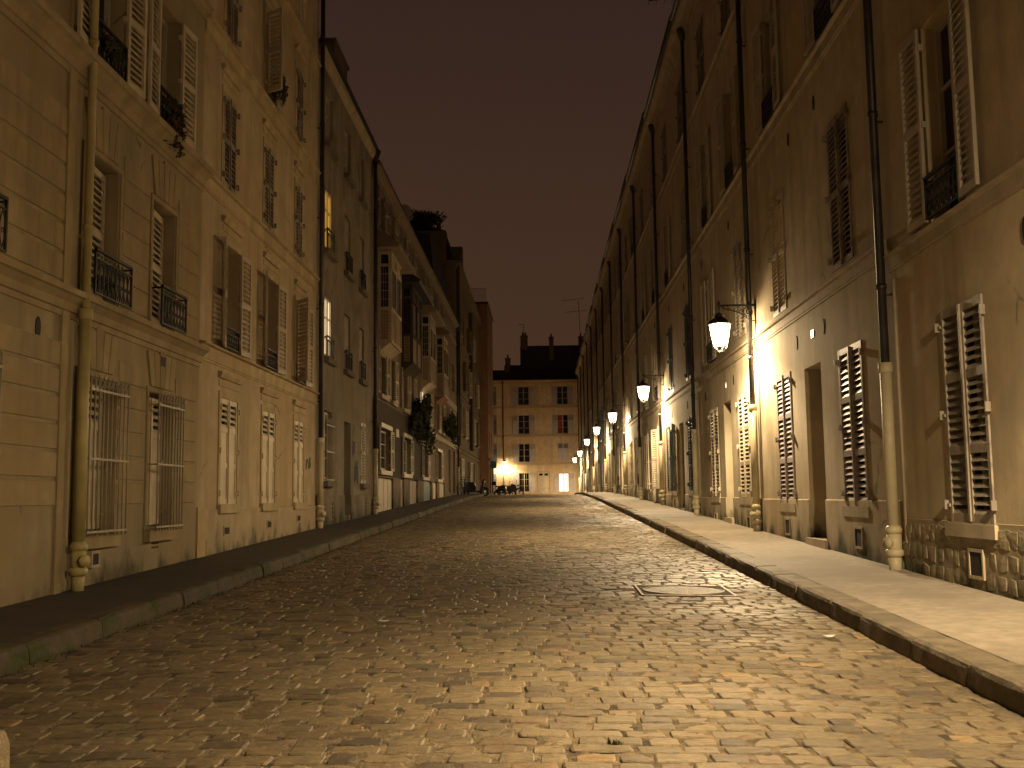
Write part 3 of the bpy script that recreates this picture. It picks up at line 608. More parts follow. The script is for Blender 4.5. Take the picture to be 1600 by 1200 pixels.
def iron_grille(F, W_, s0, s1, z0, z1, o=.13, m=M_grille, n=9):
    mb = MB()
    for z in (z0 + .05, (z0 + z1) / 2 - .05, z1 - .18): mb.box(F, s0, s1, o - .012, o + .012, z - .012, z + .012); mb.box(F, s0, s0 + .02, -.01, o, z - .01, z + .01); mb.box(F, s1 - .02, s1, -.01, o, z - .01, z + .01)
    for i in range(n + 1):
        s = s0 + .02 + (s1 - s0 - .04) * i / n; mb.tube(F, [(s, o, z0), (s, o, z1 - .05)], .010, 5); mb.tube(F, [(s, o, z1 - .06), (s, o, z1)], [.014, .002], 5)
        if i < n:
            c = s + (s1 - s0 - .04) / n / 2; mb.tube(F, [(c + .028 * math.cos(q), o, z1 - .10 + .04 * math.sin(q)) for q in np.linspace(0, 6.28, 8)], .006, 4)
    mb.build('window_grille', m, W_)
def rusticated(root, F, s0, s1, bays, zb):
    """bays: list of (a,b) window ranges"""
    ops = []
    for a, b in bays: ops += [(a, b, .95, 2.66, .26), (a, b - .03, 3.53, 5.12, .26), (a, b, 6.2, 7.85, .22), (a, b, 8.7, 10.3, .22)]
    mb = MB(); wall(mb, F, s0, s1, zb, 12.6, ops); shell(mb, F, s0, s1, zb, 12.6); mb.build('wall', M_L1, root, fixn=False)
    bl = MB(); edges = [s0 + .06] + [q for ab in bays for q in ab] + [s1 - .14]
    for a, b in zip(edges[0::2], edges[1::2]):
        a2 = a + (.10 if a != edges[0] else 0); b2 = b - (.10 if b != edges[-1] else 0)
        if b2 - a2 > .15: rust_blocks(bl, F, a2, b2, 1.25, 2.95, .283); rust_blocks(bl, F, a2, b2, 3.55, 5.4, .29)
    for a, b in bays:
        voussoir(bl, F, (a + b) / 2, 2.74, 3.17, .155); voussoir(bl, F, (a + b) / 2, 5.20, 5.68, .155)
        for c_, d_ in ((.95, 2.66), (3.53, 5.12)):
            for x0, x1 in ((a - .07, a - .005), (b + .005, b + .07)): bl.box(F, x0, x1, -.005, .02, c_, d_ + .07)
            bl.box(F, a - .005, b + .005, -.005, .02, d_ + .005, d_ + .07)
    bl.build('rusticated_blocks', M_L1b, root)
    cornice(F, s0, s1, 3.5, 3.2, .15).build('string_course', M_L1b, root); cornice(F, s0, s1, 6.12, 5.78, .18).build('string_course', M_L1b, root); cornice(F, s0, s1, 8.6, 8.4, .12).build('string_course', M_L1b, root)
    cornice(F, s0, s1, 12.6, 12.2, .3).build('cornice', M_L1b, root)
    MB().prism(F, [(.32, 12.603), (0, 12.9), (-3, 15), (-9, 13), (-9, 12.603)], s0, s1).build('roof', M_roof, root)
for nm, s0, s1, bays, lab in (('rusticated_house', 2.5, 10.86, [(3.6, 4.5), (5.9, 6.8), (8.15, 9.05)], 'nearest left house of grooved plaster, with the yellow drainpipe, cut by the edge'),
                              ('rusticated_house', 10.86, 14.93, [(11.0, 11.95), (13.0, 13.85)], 'grooved plaster house on the left between the yellow drainpipe and the plain ochre facade')):
    root = thing(nm, (XL, (s0 + s1) / 2, float(pave_z((s0 + s1) / 2))), lab, 'house'); F = FL
    rusticated(root, F, s0, s1, bays, -.4)
    for i, (a, b) in enumerate(bays):
        W_ = casement(F, root, a, b, .95, 2.66, .22); iron_grille(F, W_, a + .01, b + .13, .93, 2.68); MB().box(F, a - .03, b + .12, -.1, .075, .80, .94).build('sill', M_L1b, W_)
        closed_shutters(F, W_, a + .03, b - .03, 1.0, 2.62, M_sh_c, 'panel', -.12)
        W_ = casement(F, root, a, b - .03, 3.53, 5.12, .24); railing(F, W_, a + .0, b + .05, 3.52, 4.02, .15)
        mb = MB(); leaf(mb, F, b - .05, -.18, .55, 3.58, 5.08, 6, -1, 'louvre'); mb.build('folded_shutter', M_sh_c, W_)
        W_ = casement(F, root, a, b, 6.2, 7.85, .2); open_shutters(F, W_, a, b, 6.2, 7.85, M_sh_c, 'louvre', (6, 5), .46); railing(F, W_, a + .03, b - .03, 6.2, 6.65, .05)
        W_ = casement(F, root, a, b, 8.7, 10.3, .2); open_shutters(F, W_, a, b, 8.7, 10.3, M_sh_c, 'louvre', (6, 5), .46)
    if s0 < 10:
        am = MB(); anchor(am, F, 10.06, 3.0); am.build('wall_anchor', M_vent, root)
        pipe(F, root, 10.86, float(pave_z(10.9)), 12.0, 3.3, .12, .046, M_pipeY, M_pipeY)
        MB().box(F, s1 - .33, s1 - .16, -.005, .03, -.2, 12.2).build('pilaster', M_L1b, root)
    else:
        vent(F, root, 11.5, .68, .16, .12); am = MB()
        for k in range(5):
            for j in range(3): am.tube(F, [(13.25 + k * .05, -.01, .72 + j * .05), (13.25 + k * .05, .006, .72 + j * .05)], .014, 6)
        am.build('vent_holes', M_vent, root); MB().box(F, 13.35, 13.5, .0, .03, 3.03, 3.15).build('cable_box', M_vent, root)
plant('flower_box', (XL + .16, 13.45, 6.45), (.12, .4, .16), 420, 'red trailing flowers in the window of the grooved house, high beside white shutters', 'plant', M_leaf, M_flower, trail=.35)
plant('flower_box', (XL + .14, 11.3, 6.35), (.10, .3, .10), 160, 'dark potted plant in the upper window right beside the yellow drainpipe', 'plant')
plant('potted_plant', (XL + .12, 11.4, 3.68), (.08, .3, .09), 160, 'leafy pot plants behind the iron balcony nearest the yellow drainpipe', 'plant')

# plain ochre house
root = thing('ochre_house', (XL, 18.9, float(pave_z(18.9))), 'smooth ochre plaster house on the left with three pale panelled shutters at street level', 'house'); F = FL
s0, s1 = 14.93, 22.86; zb = 0; ops = []; gw = [(15.97, 16.85), (18.40, 19.27), (20.80, 21.62)]
for a, b in gw: ops += [(a, b, 1.24, 2.86), (a + .05, b - .02, 3.62, 5.3), (a - .08, b - .28, 6.18, 7.7), (a - .08, b - .28, 8.62, 10.15), (a - .05, b - .25, 11.1, 12.6)]
mb = MB(); wall(mb, F, s0, s1, zb, 13.6, ops); shell(mb, F, s0, s1, zb, 13.6); mb.build('wall', M_L2, root, fixn=False)
for z in (3.6, 6.12, 8.52, 11.0): band(F, s0, s1 - .02, z, .27, .03, .09).build('string_course', M_L2b, root)
cornice(F, s0, s1, 13.6, 13.2, .3).build('cornice', M_L2b, root); MB().prism(F, [(.32, 13.603), (0, 13.9), (-3, 15.5), (-9, 14), (-9, 13.603)], s0, s1).build('roof', M_roof, root)
MB().prism(F, [(-.02, zb), (.025, zb), (.025, 1.16), (-.02, 1.18)], s0 + .08, s1 - .1).build('plinth', M_L2, root)
MB().box(F, s0, s0 + .35, -.005, .028, zb, 1.2).build('corner_block', M_L2b, root)
def frame_trim(mb, F, a, b, z0, z1, w=.10, p=.02, hood=True):
    mb.box(F, a - w, a - .003, -.005, p, z0, z1 + w); mb.box(F, b + .003, b + w, -.005, p, z0, z1 + w); mb.box(F, a - .003, b + .003, -.005, p, z1 + .003, z1 + w)
    if hood: mb.prism(F, [(-.01, z1 + .30), (.04, z1 + .30), (.07, z1 + .36), (.07, z1 + .39), (-.01, z1 + .41)], a - w - .05, b + w + .05); mb.box(F, a - w, b + w, -.005, .012, z1 + .18, z1 + .27)
for i, (a, b) in enumerate(gw):
    W_ = casement(F, root, a, b, 1.24, 2.86, .16); closed_shutters(F, W_, a, b, 1.24, 2.86, M_sh_c, 'panel', 0.0)
    mb = MB(); frame_trim(mb, F, a, b, 1.24, 2.86); mb.build('surround', M_L2b, W_); MB().box(F, a - .12, b + .12, -.1, .07, 1.10, 1.235).build('sill', M_L2b, W_)
    W_ = casement(F, root, a + .05, b - .02, 3.62, 5.3, .2); open_shutters(F, W_, a + .05, b - .02, 3.63, 5.28, M_sh_w, 'louvre', ((14, 4), (14, 5), (40, 5))[i], .47); railing(F, W_, a + .08, b - .05, 3.66, 4.0, .03)
    mb = MB(); frame_trim(mb, F, a + .05, b - .02, 3.64, 5.3, .08, .015); mb.build('surround', M_L2b, W_)
    for z0, z1 in ((6.18, 7.7), (8.62, 10.15), (11.1, 12.6)):
        W_ = casement(F, root, a - .08, b - .28, z0, z1, .2, name='window')
        if z0 == 8.62 and i == 1: open_shutters(F, W_, a - .08, b - .28, z0, z1, M_sh_w, 'louvre', (60, 4), .36)
        else: closed_shutters(F, W_, a - .08, b - .28, z0, z1, M_sh_g if z0 < 11 else M_sh_c)
        mb = MB(); frame_trim(mb, F, a - .08, b - .28, z0, z1, .08, .015); mb.build('surround', M_L2b, W_)
for s, z in ((16.3, .83), (18.85, .86), (21.15, .92)): vent(F, root, s, z, .26, .10)
pipe(F, root, 22.80, float(pave_z(22.9)), 13.2, 2.6, .11, .05)
def scribble(root, F, s, z, w, h, m, seed, name='graffiti', k=3):
    r = random.Random(seed); mb = MB()
    for i in range(k):
        pts = []; cx, cz = s + (i - k / 2) * w / k, z + r.uniform(-.2, .2) * h
        for q in range(10): pts.append((cx + r.uniform(-.5, .5) * w / k * 1.3, .006, cz + r.uniform(-.5, .5) * h))
        sm = []
        for a_, b_, c_ in zip(pts, pts[1:], pts[2:]):
            for t_ in (0, .33, .66): sm.append(tuple((1 - t_) ** 2 * (a_[d] + b_[d]) / 2 + 2 * t_ * (1 - t_) * b_[d] + t_ * t_ * (b_[d] + c_[d]) / 2 for d in range(3)))
        mb.tube(F, sm, .008, 4)
    mb.build(name, m, root)
M_gr1 = mat('spray_green_grey', (.13, .14, .10)); M_gr2 = mat('spray_blue', (.10, .14, .20)); M_gr3 = mat('spray_mauve', (.20, .12, .18))
scribble(root, F, 22.2, 2.05, .5, .35, M_gr1, 4)
plant('flower_box', (XL + .2, 18.6, 8.95), (.14, .4, .2), 260, 'trailing plant at the open window high on the ochre house', 'plant', M_leaf, M_flower, trail=.2)

# grey rendered house
root = thing('grey_house', (XL, 26.6, float(pave_z(26.6))), 'plain stained grey house on the left with lit yellow and white windows and graffiti', 'house')
s0, s1 = 22.86, 30.45; zb = .2
L3 = [(23.7, 24.6, 1.70, 3.30, 'grille'), (26.15, 27.05, .88, 3.22, 'door'), (28.55, 29.3, 1.70, 3.35, 'closed')]
for z0, z1, st in ((4.52, 5.95, 0), (7.03, 8.5, 1), (9.55, 10.85, 2)):
    for k, (a, b) in enumerate(((23.7, 24.55), (26.1, 26.95), (28.3, 29.05))): L3.append((a, b, z0, z1, ('litw' if st == 0 and k == 0 else 'lity' if st == 1 and k == 0 else 'blind' if k and st < 2 else 'dark')))
ops = [(a, b, c, d, .3 if ty == 'door' else .16) for a, b, c, d, ty in L3]
mb = MB(); wall(mb, F, s0, s1, zb, 11.55, ops); shell(mb, F, s0, s1, zb, 11.55); mb.build('wall', M_L3, root, fixn=False)
MB().prism(F, [(-.02, 11.3), (.04, 11.3), (.12, 11.42), (.14, 11.55), (-.02, 11.58)], s0, s1).build('cornice', M_bandR, root)
rf = MB().prism(F, [(.18, 11.583), (.20, 11.66), (-3.5, 12.3), (-9, 11.9), (-9, 11.583)], s0, s1).build('roof', M_roof, root)
k = MB(); k.box(F, 25.4, 27.2, -1.2, -.15, 11.7, 12.75); k.box(F, 25.35, 27.25, -1.25, -.1, 12.75, 12.83); ch = k.build('chimney', M_chim, rf)
for s in (25.7, 26.3, 26.9): MB().lathe(F(s, -.7, 12.83), [(.11, 0), (.09, .25), (.12, .3)], 8).build('chimney_pot', M_pot, ch)
for a, b, c, d, ty in L3:
    if ty == 'door':
        dd = MB(); dd.box(F, a, b, -.34, -.28, c, d); dd.box(F, a + .08, b - .08, -.28, -.265, c + .2, c + 1.0); dd.box(F, a + .08, b - .08, -.28, -.265, c + 1.15, d - .2); dd.build('door', M_door, root); continue
    W_ = casement(F, root, a, b, c, d, .055 if ty in ('litw', 'lity') else .12, gm={'litw': M_litW, 'lity': M_litY}.get(ty))
    MB().box(F, a - .1, b + .1, -.1, .12, c - .13, c - .004).build('sill', M_L3b, W_)
    if ty == 'closed': closed_shutters(F, W_, a, b, c, d, M_sh_w)
    if ty == 'grille': iron_grille(F, W_, a, b, c - .02, d - .15, .06, n=6)
    if ty == 'blind': MB().box(F, a + .02, b - .02, -.09, -.05, c + .5, d - .02).build('roller_blind', M_sh_g, W_)
    if c < 9 and c > 4 and ty != 'closed': railing(F, W_, a + .02, b - .02, c + .02, c + .5, .05, fancy=False)
MB().prism(F, [(-.02, zb), (.02, zb), (.02, 1.38), (-.02, 1.39)], s0 + .1, s1 - .1).build('plinth', M_L3, root) if False else None
mb = MB()
for a, b in ((s0 + .02, 26.14), (27.06, s1 - .02)): mb.prism(F, [(-.02, zb), (.022, zb), (.022, 1.38), (-.02, 1.40)], a, b)
mb.build('plinth', M_L3, root)
scribble(root, F, 27.9, 1.95, .6, .7, M_gr2, 9, k=5); scribble(root, F, 27.5, 2.6, .4, .5, M_gr3, 11, k=4)
pipe(F, root, 30.4, float(pave_z(30.4)), 11.3, 2.7, .11, .055)
for s, z in ((24.6, 1.0), (29.3, 1.1)):
    mb = MB()
    for q in range(5): mb.box(F, s - .05, s + .05, .022, .03, z - .25 + q * .1, z - .19 + q * .1)
    mb.build('cellar_vent', M_vent, root)

# artists' house with timber oriels
root = thing('oriel_house', (XL, 45.6, float(pave_z(45.6))), 'long dark house on the left with cream wooden bay windows under small roofs', 'house')
s0, s1 = 30.45, 61.0; zb = .4; ops = []; wl = []
OR = [31.55, 36.85, 42.85, 48.95]
for k, a in enumerate(OR):
    wl += [(a + .1, a + 1.5, 4.45, 5.85, 'win'), (a + 2.5, a + 3.5, 4.45, 5.85, 'win'), (a + .2, a + 2.4, 2.15, 3.42, 'gwin')]
    wl += [(a + .2, a + 1.2, 9.7, 10.8, 'attic'), (a + 2.6, a + 3.5, 9.7, 10.8, 'attic')]
wl += [(55.3, 56.9, 1.55, 3.85, 'french'), (58.3, 59.9, 1.55, 3.85, 'french'), (55.2, 56.1, 4.6, 6.0, 'win'), (57.6, 58.5, 4.6, 6.0, 'win'), (55.5, 56.4, 7.2, 8.6, 'attic'), (58.3, 59.2, 7.2, 8.6, 'attic')]
gar = [(31.2, 34.9, .8, 1.93, 'garage'), (36.6, 37.7, .95, 2.0, 'hatch'), (39.3, 41.8, .98, 2.0, 'hatch'), (43.9, 47.0, 1.02, 2.0, 'teal'), (47.6, 49.4, 1.1, 2.0, 'cream'), (50.6, 53.4, 1.15, 2.0, 'cream')]
ops = [(a, b, c, d, .18) for a, b, c, d, ty in wl + gar]
mb = MB(); wall(mb, F, s0, s1, zb, 11.2, ops); shell(mb, F, s0, s1, zb, 11.2); mb.build('wall', M_L4, root, fixn=False)
FS = lambda s, o, z: F(s, o + .022, z)
mb = MB(); wall(mb, FS, 30.6, 43.2, 1.98, 4.25, [(a, b, c, d, .02) for a, b, c, d, ty in wl if ty == 'gwin' and b < 44.5]); mb.build('dark_facing', M_dark, root, fixn=False)
MB().prism(F, [(-.02, 10.85), (.03, 10.85), (.03, 11.1), (.22, 11.2), (.22, 11.28), (-.02, 11.3)], s0, s1).build('cornice', M_L4, root)
rf = MB().prism(F, [(.24, 11.303), (.0, 11.45), (-3.5, 12.6), (-9, 12), (-9, 11.303)], s0, s1).build('roof', M_slate, root)
MB().prism(F, [(-.02, 4.0), (.05, 4.0), (.09, 4.2), (-.02, 4.25)], 42.5, s1).build('string_course', M_L4c, root)
MB().prism(F, [(-.02, 6.2), (.04, 6.2), (.07, 6.5), (-.02, 6.55)], 52.2, s1).build('string_course', M_L4c, root)
k = MB(); k.box(F, 60.0, 60.8, -3.4, -.5, 11.3, 16.6); k.box(F, 59.95, 60.85, -3.45, -.45, 16.6, 16.72); ch = k.build('chimney', M_chim, rf)
for o in (-.9, -2.4): MB().lathe(F(60.4, o, 16.72), [(.15, 0), (.12, .55), (.22, .58), (.22, .66)], 8).build('chimney_pot', M_pot, ch)
k = MB(); k.prism(F, [(-.3, 11.4), (-.6, 14.6), (-3.2, 15.2), (-3.2, 11.4)], 52.5, 59.9); k.build('mansard', M_slate, rf)
for a, b, c, d, ty in gar:
    mm = {'garage': M_sh_w, 'hatch': M_sh_br, 'teal': mat('door_teal', (.03, .09, .10), rough=.4) if 'door_teal' not in MATS else MATS['door_teal'], 'cream': M_sh_c}[ty]
    dd = MB(); dd.box(F, a, b, -.15, -.10, c - .25, d); n = max(2, int((b - a) / .9))
    for i in range(n): dd.box(F, a + (b - a) * i / n + .03, a + (b - a) * (i + 1) / n - .03, -.10, -.06, c - .2, d - .06)
    dd.build('garage_door' if ty == 'garage' else 'low_door', mm, root)
for i_, (a, b, c, d, ty) in enumerate(wl):
    lt = abs(a - 42.95) < .2 and ty == 'win'; W_ = casement(F, root, a, b, c, d, .05 if lt else .14, gm=M_litW if lt else None, bars=2 if ty == 'french' else 1)
    if ty == 'win': open_shutters(F, W_, a, b, c, d, M_sh_w, 'louvre', (5, 7), .42); MB().box(F, a - .1, b + .1, -.1, .14, c - .14, c - .004).build('sill', M_L4c, W_)
    if ty == 'gwin': open_shutters(F, W_, a, b, c, d, M_sh_w, 'louvre', (7, 9), .36); MB().box(F, a - .1, b + .1, -.1, .10, c - .14, c - .004).build('sill', M_sh_w, W_); MB().box(F, a - .1, b + .1, -.01, .10, d + .02, d + .16).build('lintel', M_sh_w, W_)
    if ty == 'attic': open_shutters(F, W_, a, b, c, d, M_sh_g, 'louvre', (10, 10), .4)
def oriel(a, m, dark):
    L_ = 2.3 if not dark else 2.8; p = .42; z0, z1 = 5.98, 8.82; b = a + L_
    body = MB(); body.prism(F, [(-.05, z0 - .28), (.0, z0 - .28), (p - .06, z0), (p - .04, z0 + .05), (p - .04, z1), (-.05, z1)], a + .03, b - .03); B = body.build('oriel', m, root)
    tr_ = MB(); t_ = .035
    # posts and rails on three faces
    for s in (a, a + L_ / 2 - .06, b - .12): tr_.box(F, s, s + .12, p - .05, p, z0, z1)
    for z in (z0, z0 + 1.0, z1 - .55, z1 - .12): tr_.box(F, a, b, p - .05, p + .004, z, z + .11)
    for sd, sg in ((a, -1), (b, 1)):
        q0, q1 = (sd - .004, sd + .03) if sg < 0 else (sd - .03, sd + .004)
        for o in (.0, p - .10): tr_.box(F, q0, q1, o, o + .10, z0, z1)
        for z in (z0, z0 + 1.0, z1 - .50, z1 - .12): tr_.box(F, q0 - .002, q1 + .002, .0, p, z, z + .10)
        for k in range(1, 3): tr_.box(F, q0, q1, .1 + (p - .2) * k / 3 - .006, .1 + (p - .2) * k / 3 + .006, z0 + .1, z1 - .5)
        for k in range(1, 9):
            z = z0 + .1 + k * .1; tr_.box(F, q0, q1, .1, p - .1, z - .008, z + .008)
        for k in range(1, 5):
            z = z0 + 1.1 + k * .26; tr_.box(F, q0, q1, .1, p - .1, z - .03, z + .03 - .045)
    tr_.build('timber_frame', M_L4c if not dark else M_dark, B)
    gl = MB()
    for x0, x1 in ((a + .12, a + L_ / 2 - .06), (a + L_ / 2 + .06, b - .12)):
        gl.box(F, x0, x1, p - .042, p - .03, z0 + 1.11, z1 - .55)
    gl.build('pane', M_glass, B)
    pl = MB(); pl.box(F, a - .002, a + .028, .10, p - .10, z0 + 1.1, z1 - .5); pl.box(F, a - .002, a + .028, .10, p - .10, z1 - .4, z1 - .12); pl.build('side_pane', M_glass, B)
    pp = MB(); pp.box(F, a - .002, a + .028, .10, p - .10, z0 + .11, z0 + 1.0); pp.box(F, a + .12, a + L_ / 2 - .06, p - .042, p - .028, z0 + .11, z0 + 1.0); pp.box(F, a + L_ / 2 + .06, b - .12, p - .042, p - .028, z0 + .11, z0 + 1.0); pp.build('lower_panel', M_sh_br, B)
    rf_ = MB(); rf_.prism(F, [(-.02, z1 + .003), (p + .28, z1 + .003), (p + .33, z1 + .10), (.1, z1 + .55), (-.02, z1 + .6)], a - .5, b + 1.2); rf_.build('oriel_roof', M_roof if dark else M_L4, B)
for k, a in enumerate(OR): oriel(a, M_dark if k == 1 else (M_L4c if k != 3 else M_red), k == 1)
mb = MB(); mb.box(F, 35.4, 36.1, .0, .03, 3.35, 3.62); mb.build('house_plaque', M_sh_w, root)
pipe(F, root, 60.9, float(pave_z(60.9)), 11.0, 3.0, .11, .055)
plant('climbing_plant', (XL + .45, 39.6, 4.35), (.30, 1.6, .75), 2400, 'dark bushy climber hanging from the dark house below its second bay', 'plant', trail=.45, clumps=14)
plant('climbing_plant', (XL + .40, 53.0, 4.9), (.30, 2.0, .5), 1500, 'bushy balcony plant farther along, below the last cream bay window', 'plant', trail=.5, clumps=14)
plant('roof_shrub', (XL - 1.9, 60.3, 17.5), (1.7, .7, .75), 3600, 'shrub growing on top of the chimney against the night sky', 'plant', clumps=16)
dsh = thing('satellite_dish', (XL - 2.6, 59.2, 15.3), 'pale satellite dish on a mast beside the rooftop shrub', 'satellite dish')
mb = MB(); mb.lathe((0, 0, 0), [(.02, .12), (.25, .10), (.42, .04), (.5, 0), (.505, .01), (.42, .055), (.25, .115), (.02, .135)], 16)
Rm = Matrix.Translation((XL - 2.6, 59.1, 17.6)) @ Matrix.Rotation(math.radians(70), 4, 'X') @ Matrix.Rotation(math.radians(50), 4, 'Y'); mb.v = [tuple(Rm @ Vector(q)) for q in mb.v]; mb.build('dish', M_L4c, dsh)
MB().tube(ID, [(XL - 2.6, 59.2, 15.0), (XL - 2.6, 59.2, 17.7)], .04, 6).build('mast', M_iron, dsh)
MB().tube(ID, [(XL - 2.5, 59.1, 17.2), (XL - 2.0, 58.7, 17.6)], .03, 5).build('feed_arm', M_iron, dsh)

# taller drab houses, then the jutting gable with a roof rail
root = thing('drab_house', (XL, 72.5, float(pave_z(72))), 'tall dark stained house on the left behind the bicycles, before the jutting gable', 'house')
s0, s1 = 61.0, 84.0; wl = []
for z0, z1 in ((1.9, 3.6), (5.0, 6.8), (8.0, 9.8), (11.0, 12.6)):
    for a in (62.5, 66.5, 70.5, 74.5, 79): wl.append((a, a + 1.1, z0, z1, 'w'))
mb = MB(); wall(mb, F, s0, s1, .6, 15.2, [q[:4] for q in wl]); shell(mb, F, s0, s1, .6, 15.2); mb.build('wall', M_L5, root, fixn=False)
for z in (4.2, 7.5, 10.6): band(F, s0, s1, z, .25, .05, .12).build('string_course', M_L5, root)
cornice(F, s0, s1, 15.2, 14.7, .3).build('cornice', M_L5, root); rf = MB().prism(F, [(.3, 15.203), (-.1, 15.3), (-.6, 17.0), (-4, 18), (-9, 17), (-9, 15.203)], s0, s1).build('roof', M_slate, root)
MB().box(F, 66.0, 66.8, -3, .05, 15.25, 17.2).build('chimney', M_chim, rf); MB().box(F, 61.5, 61.9, -.1, .2, 4.3, 15.1).build('flue_panel', M_dark, root)
MB().box(F, 72.2, 73.8, .0, .22, 4.5, 14).build('stair_panel', M_dark, root)
for i_, (a, b, c, d, ty) in enumerate(wl):
    W_ = casement(F, root, a, b, c, d, .14)
    if i_ % 3 != 1: open_shutters(F, W_, a, b, c, d, M_sh_br if i_ % 2 else M_sh_c, 'louvre', (20, 20), .5)
XG = -4.2
root = thing('gable_house', (XG, 88, float(pave_z(88))), 'rust coloured house jutting into the street at the far left, railing on its flat roof', 'house')
FG = lambda s, o, z: (XG + o, s, z); wl = []
for z0, z1 in ((4.9, 6.6), (8.0, 9.8), (11.2, 13)):
    for a in (85.3, 88.6): wl.append((a, a + 1.1, z0, z1))
wl2 = [(85.0, 87.6, 1.6, 3.9), (88.8, 91.4, 1.6, 3.9)]
mb = MB(); wall(mb, FG, 84.0, 93.0, .5, 16.8, wl + wl2); shell(mb, FG, 84.0, 93.0, .5, 16.8); mb.build('wall', P_('render_rust', (.26, .15, .085)), root, fixn=False)
MB().box(FG, 83.9, 93.1, -9, .1, 16.8, 16.95).build('roof', M_roof, root)
MB().box(FG, 83.9, 93.1, -.02, .12, 4.15, 4.35).build('string_course', M_L5, root)
for a, b, c, d in wl + wl2: casement(FG, root, a, b, c, d, .14)
railing(lambda s, o, z: (s, 84.0 - o, z), root, -6.4, -4.3, 16.96, 18.1, -.1, M_iron, True, 'roof_railing')
MB().box(FG, 84.15, 84.25, .12, .62, 3.55, 4.1).build('hanging_sign', M_blue, root)

# house that closes the street
root = thing('end_house', (0, YF, float(g(116))), 'apricot plaster house closing the far end of the street under a steep dark roof', 'house'); F = FF
wl = []; WX = [(-2.50, -1.27), (1.80, 3.0), (6.2, 7.4), (-6.75, -5.5), (-10.6, -9.4)]
for x0, x1 in WX:
    for z0, z1 in ((5.0, 7.05), (8.08, 10.2), (11.3, 13.35)): wl.append((x0, x1, z0, z1, 'up'))
gwl = [(-6.3, -5.55, 1.65, 3.78, 'g'), (-2.5, -1.33, 1.72, 3.84, 'g'), (1.85, 2.95, 1.70, 3.74, 'gl'), (-.40, .80, .8, 3.90, 'door'), (6.0, 7.2, 1.7, 3.75, 'g')]
mb = MB(); wall(mb, F, -14, 12, .3, 13.95, [q[:4] for q in wl + gwl]); shell(mb, F, -14, 12, .3, 13.95); mb.build('wall', M_far, root, fixn=False)
for z in (4.92, 7.98, 11.15): band(F, -14, 12, z, .22, .03, .10).build('string_course', M_farb, root)
cornice(F, -14, 12, 14.05, 13.7, .35).build('cornice', M_farb, root)
rf = MB().prism(F, [(.40, 14.053), (-.1, 14.25), (-1.2, 15.35), (-9, 15.4), (-9, 14.053)], -14, 12).build('roof', M_slate, root)
k = MB(); k.box(F, -2.2, 5.2, -8, -1.3, 15.3, 18.05); k.prism(F, [(-1.2, 15.36), (-1.25, 15.9), (-1.5, 15.9), (-1.5, 15.36)], -4.0, -2.2); k.build('upper_roof', M_slate, rf)
for x, z, w, h in ((-3.6, 14.6, .55, 2.0), (-1.75, 17.6, .8, 1.5), (1.3, 16.4, .5, 2.5), (4.6, 17.4, .5, 1.5)):
    k = MB(); k.box(F, x - w / 2, x + w / 2, -1.9, -.9, z, z + h); k.box(F, x - w / 2 - .05, x + w / 2 + .05, -1.95, -.85, z + h, z + h + .08); ch = k.build('chimney', M_chim, rf)
    for q in ((-.15, .15) if w > .6 else (0,)): MB().lathe(F(x + q, -1.4, z + h + .08), [(.10, 0), (.08, .35), (.13, .4)], 8).build('chimney_pot', M_pot, ch)
for a, b, c, d, ty in wl:
    red = (a == 1.80 and c == 8.08); W_ = casement(F, root, a, b, c, d, .15)
    if red: MB().box(F, a + .08, a + .56, -.168, -.155, c + .1, d - .08).build('curtain', M_redc, W_)
    if a == 1.80 and c == 5.0: closed_shutters(F, W_, a, b, c, d, M_sh_m, 'panel')
    else: open_shutters(F, W_, a, b, c, d, M_sh_b if a < -5 else M_sh_m, 'panel', (3, 3), (b - a) / 2); railing(F, W_, a + .03, b - .03, c + .02, c + .6, .04, fancy=False)
for a, b, c, d, ty in gwl:
    if ty == 'door':
        dd = MB(); dd.box(F, a, b, -.2, -.12, c, d); 
        for q in (a + .08, (a + b) / 2 + .04): dd.box(F, q, q + .48, -.12, -.10, c + .3, d - .5)
        D = dd.build('door', M_doorc, root); MB().box(F, a + .12, a + .5, -.12, -.095, d - .38, d - .15).build('door_light', M_glass, D); MB().box(F, b - .5, b - .12, -.12, -.095, d - .38, d - .15).build('door_light', M_glass, D)
        mb = MB(); frame_trim(mb, F, a, b, .6, d, .1, .03, False); mb.build('surround', M_farb, D); continue
    W_ = casement(F, root, a, b, c, d, .15, gm=M_litW if ty == 'gl' else None); open_shutters(F, W_, a, b, c, d, M_sh_m if a > -5 else M_sh_b, 'panel', (3, 3), .6)
    mb = MB()
    for q in np.linspace(a + .1, b - .1, 5): mb.tube(F, [(q, -.03, c), (q, -.03, d)], .012, 4)
    mb.build('window_grille', M_grille, W_); MB().box(F, a - .1, b + .1, -.1, .08, c - .14, c - .004).build('sill', M_farb, W_)
pipe(F, root, -4.15, float(g(116)), 13.7, 4.9, .11, .05)

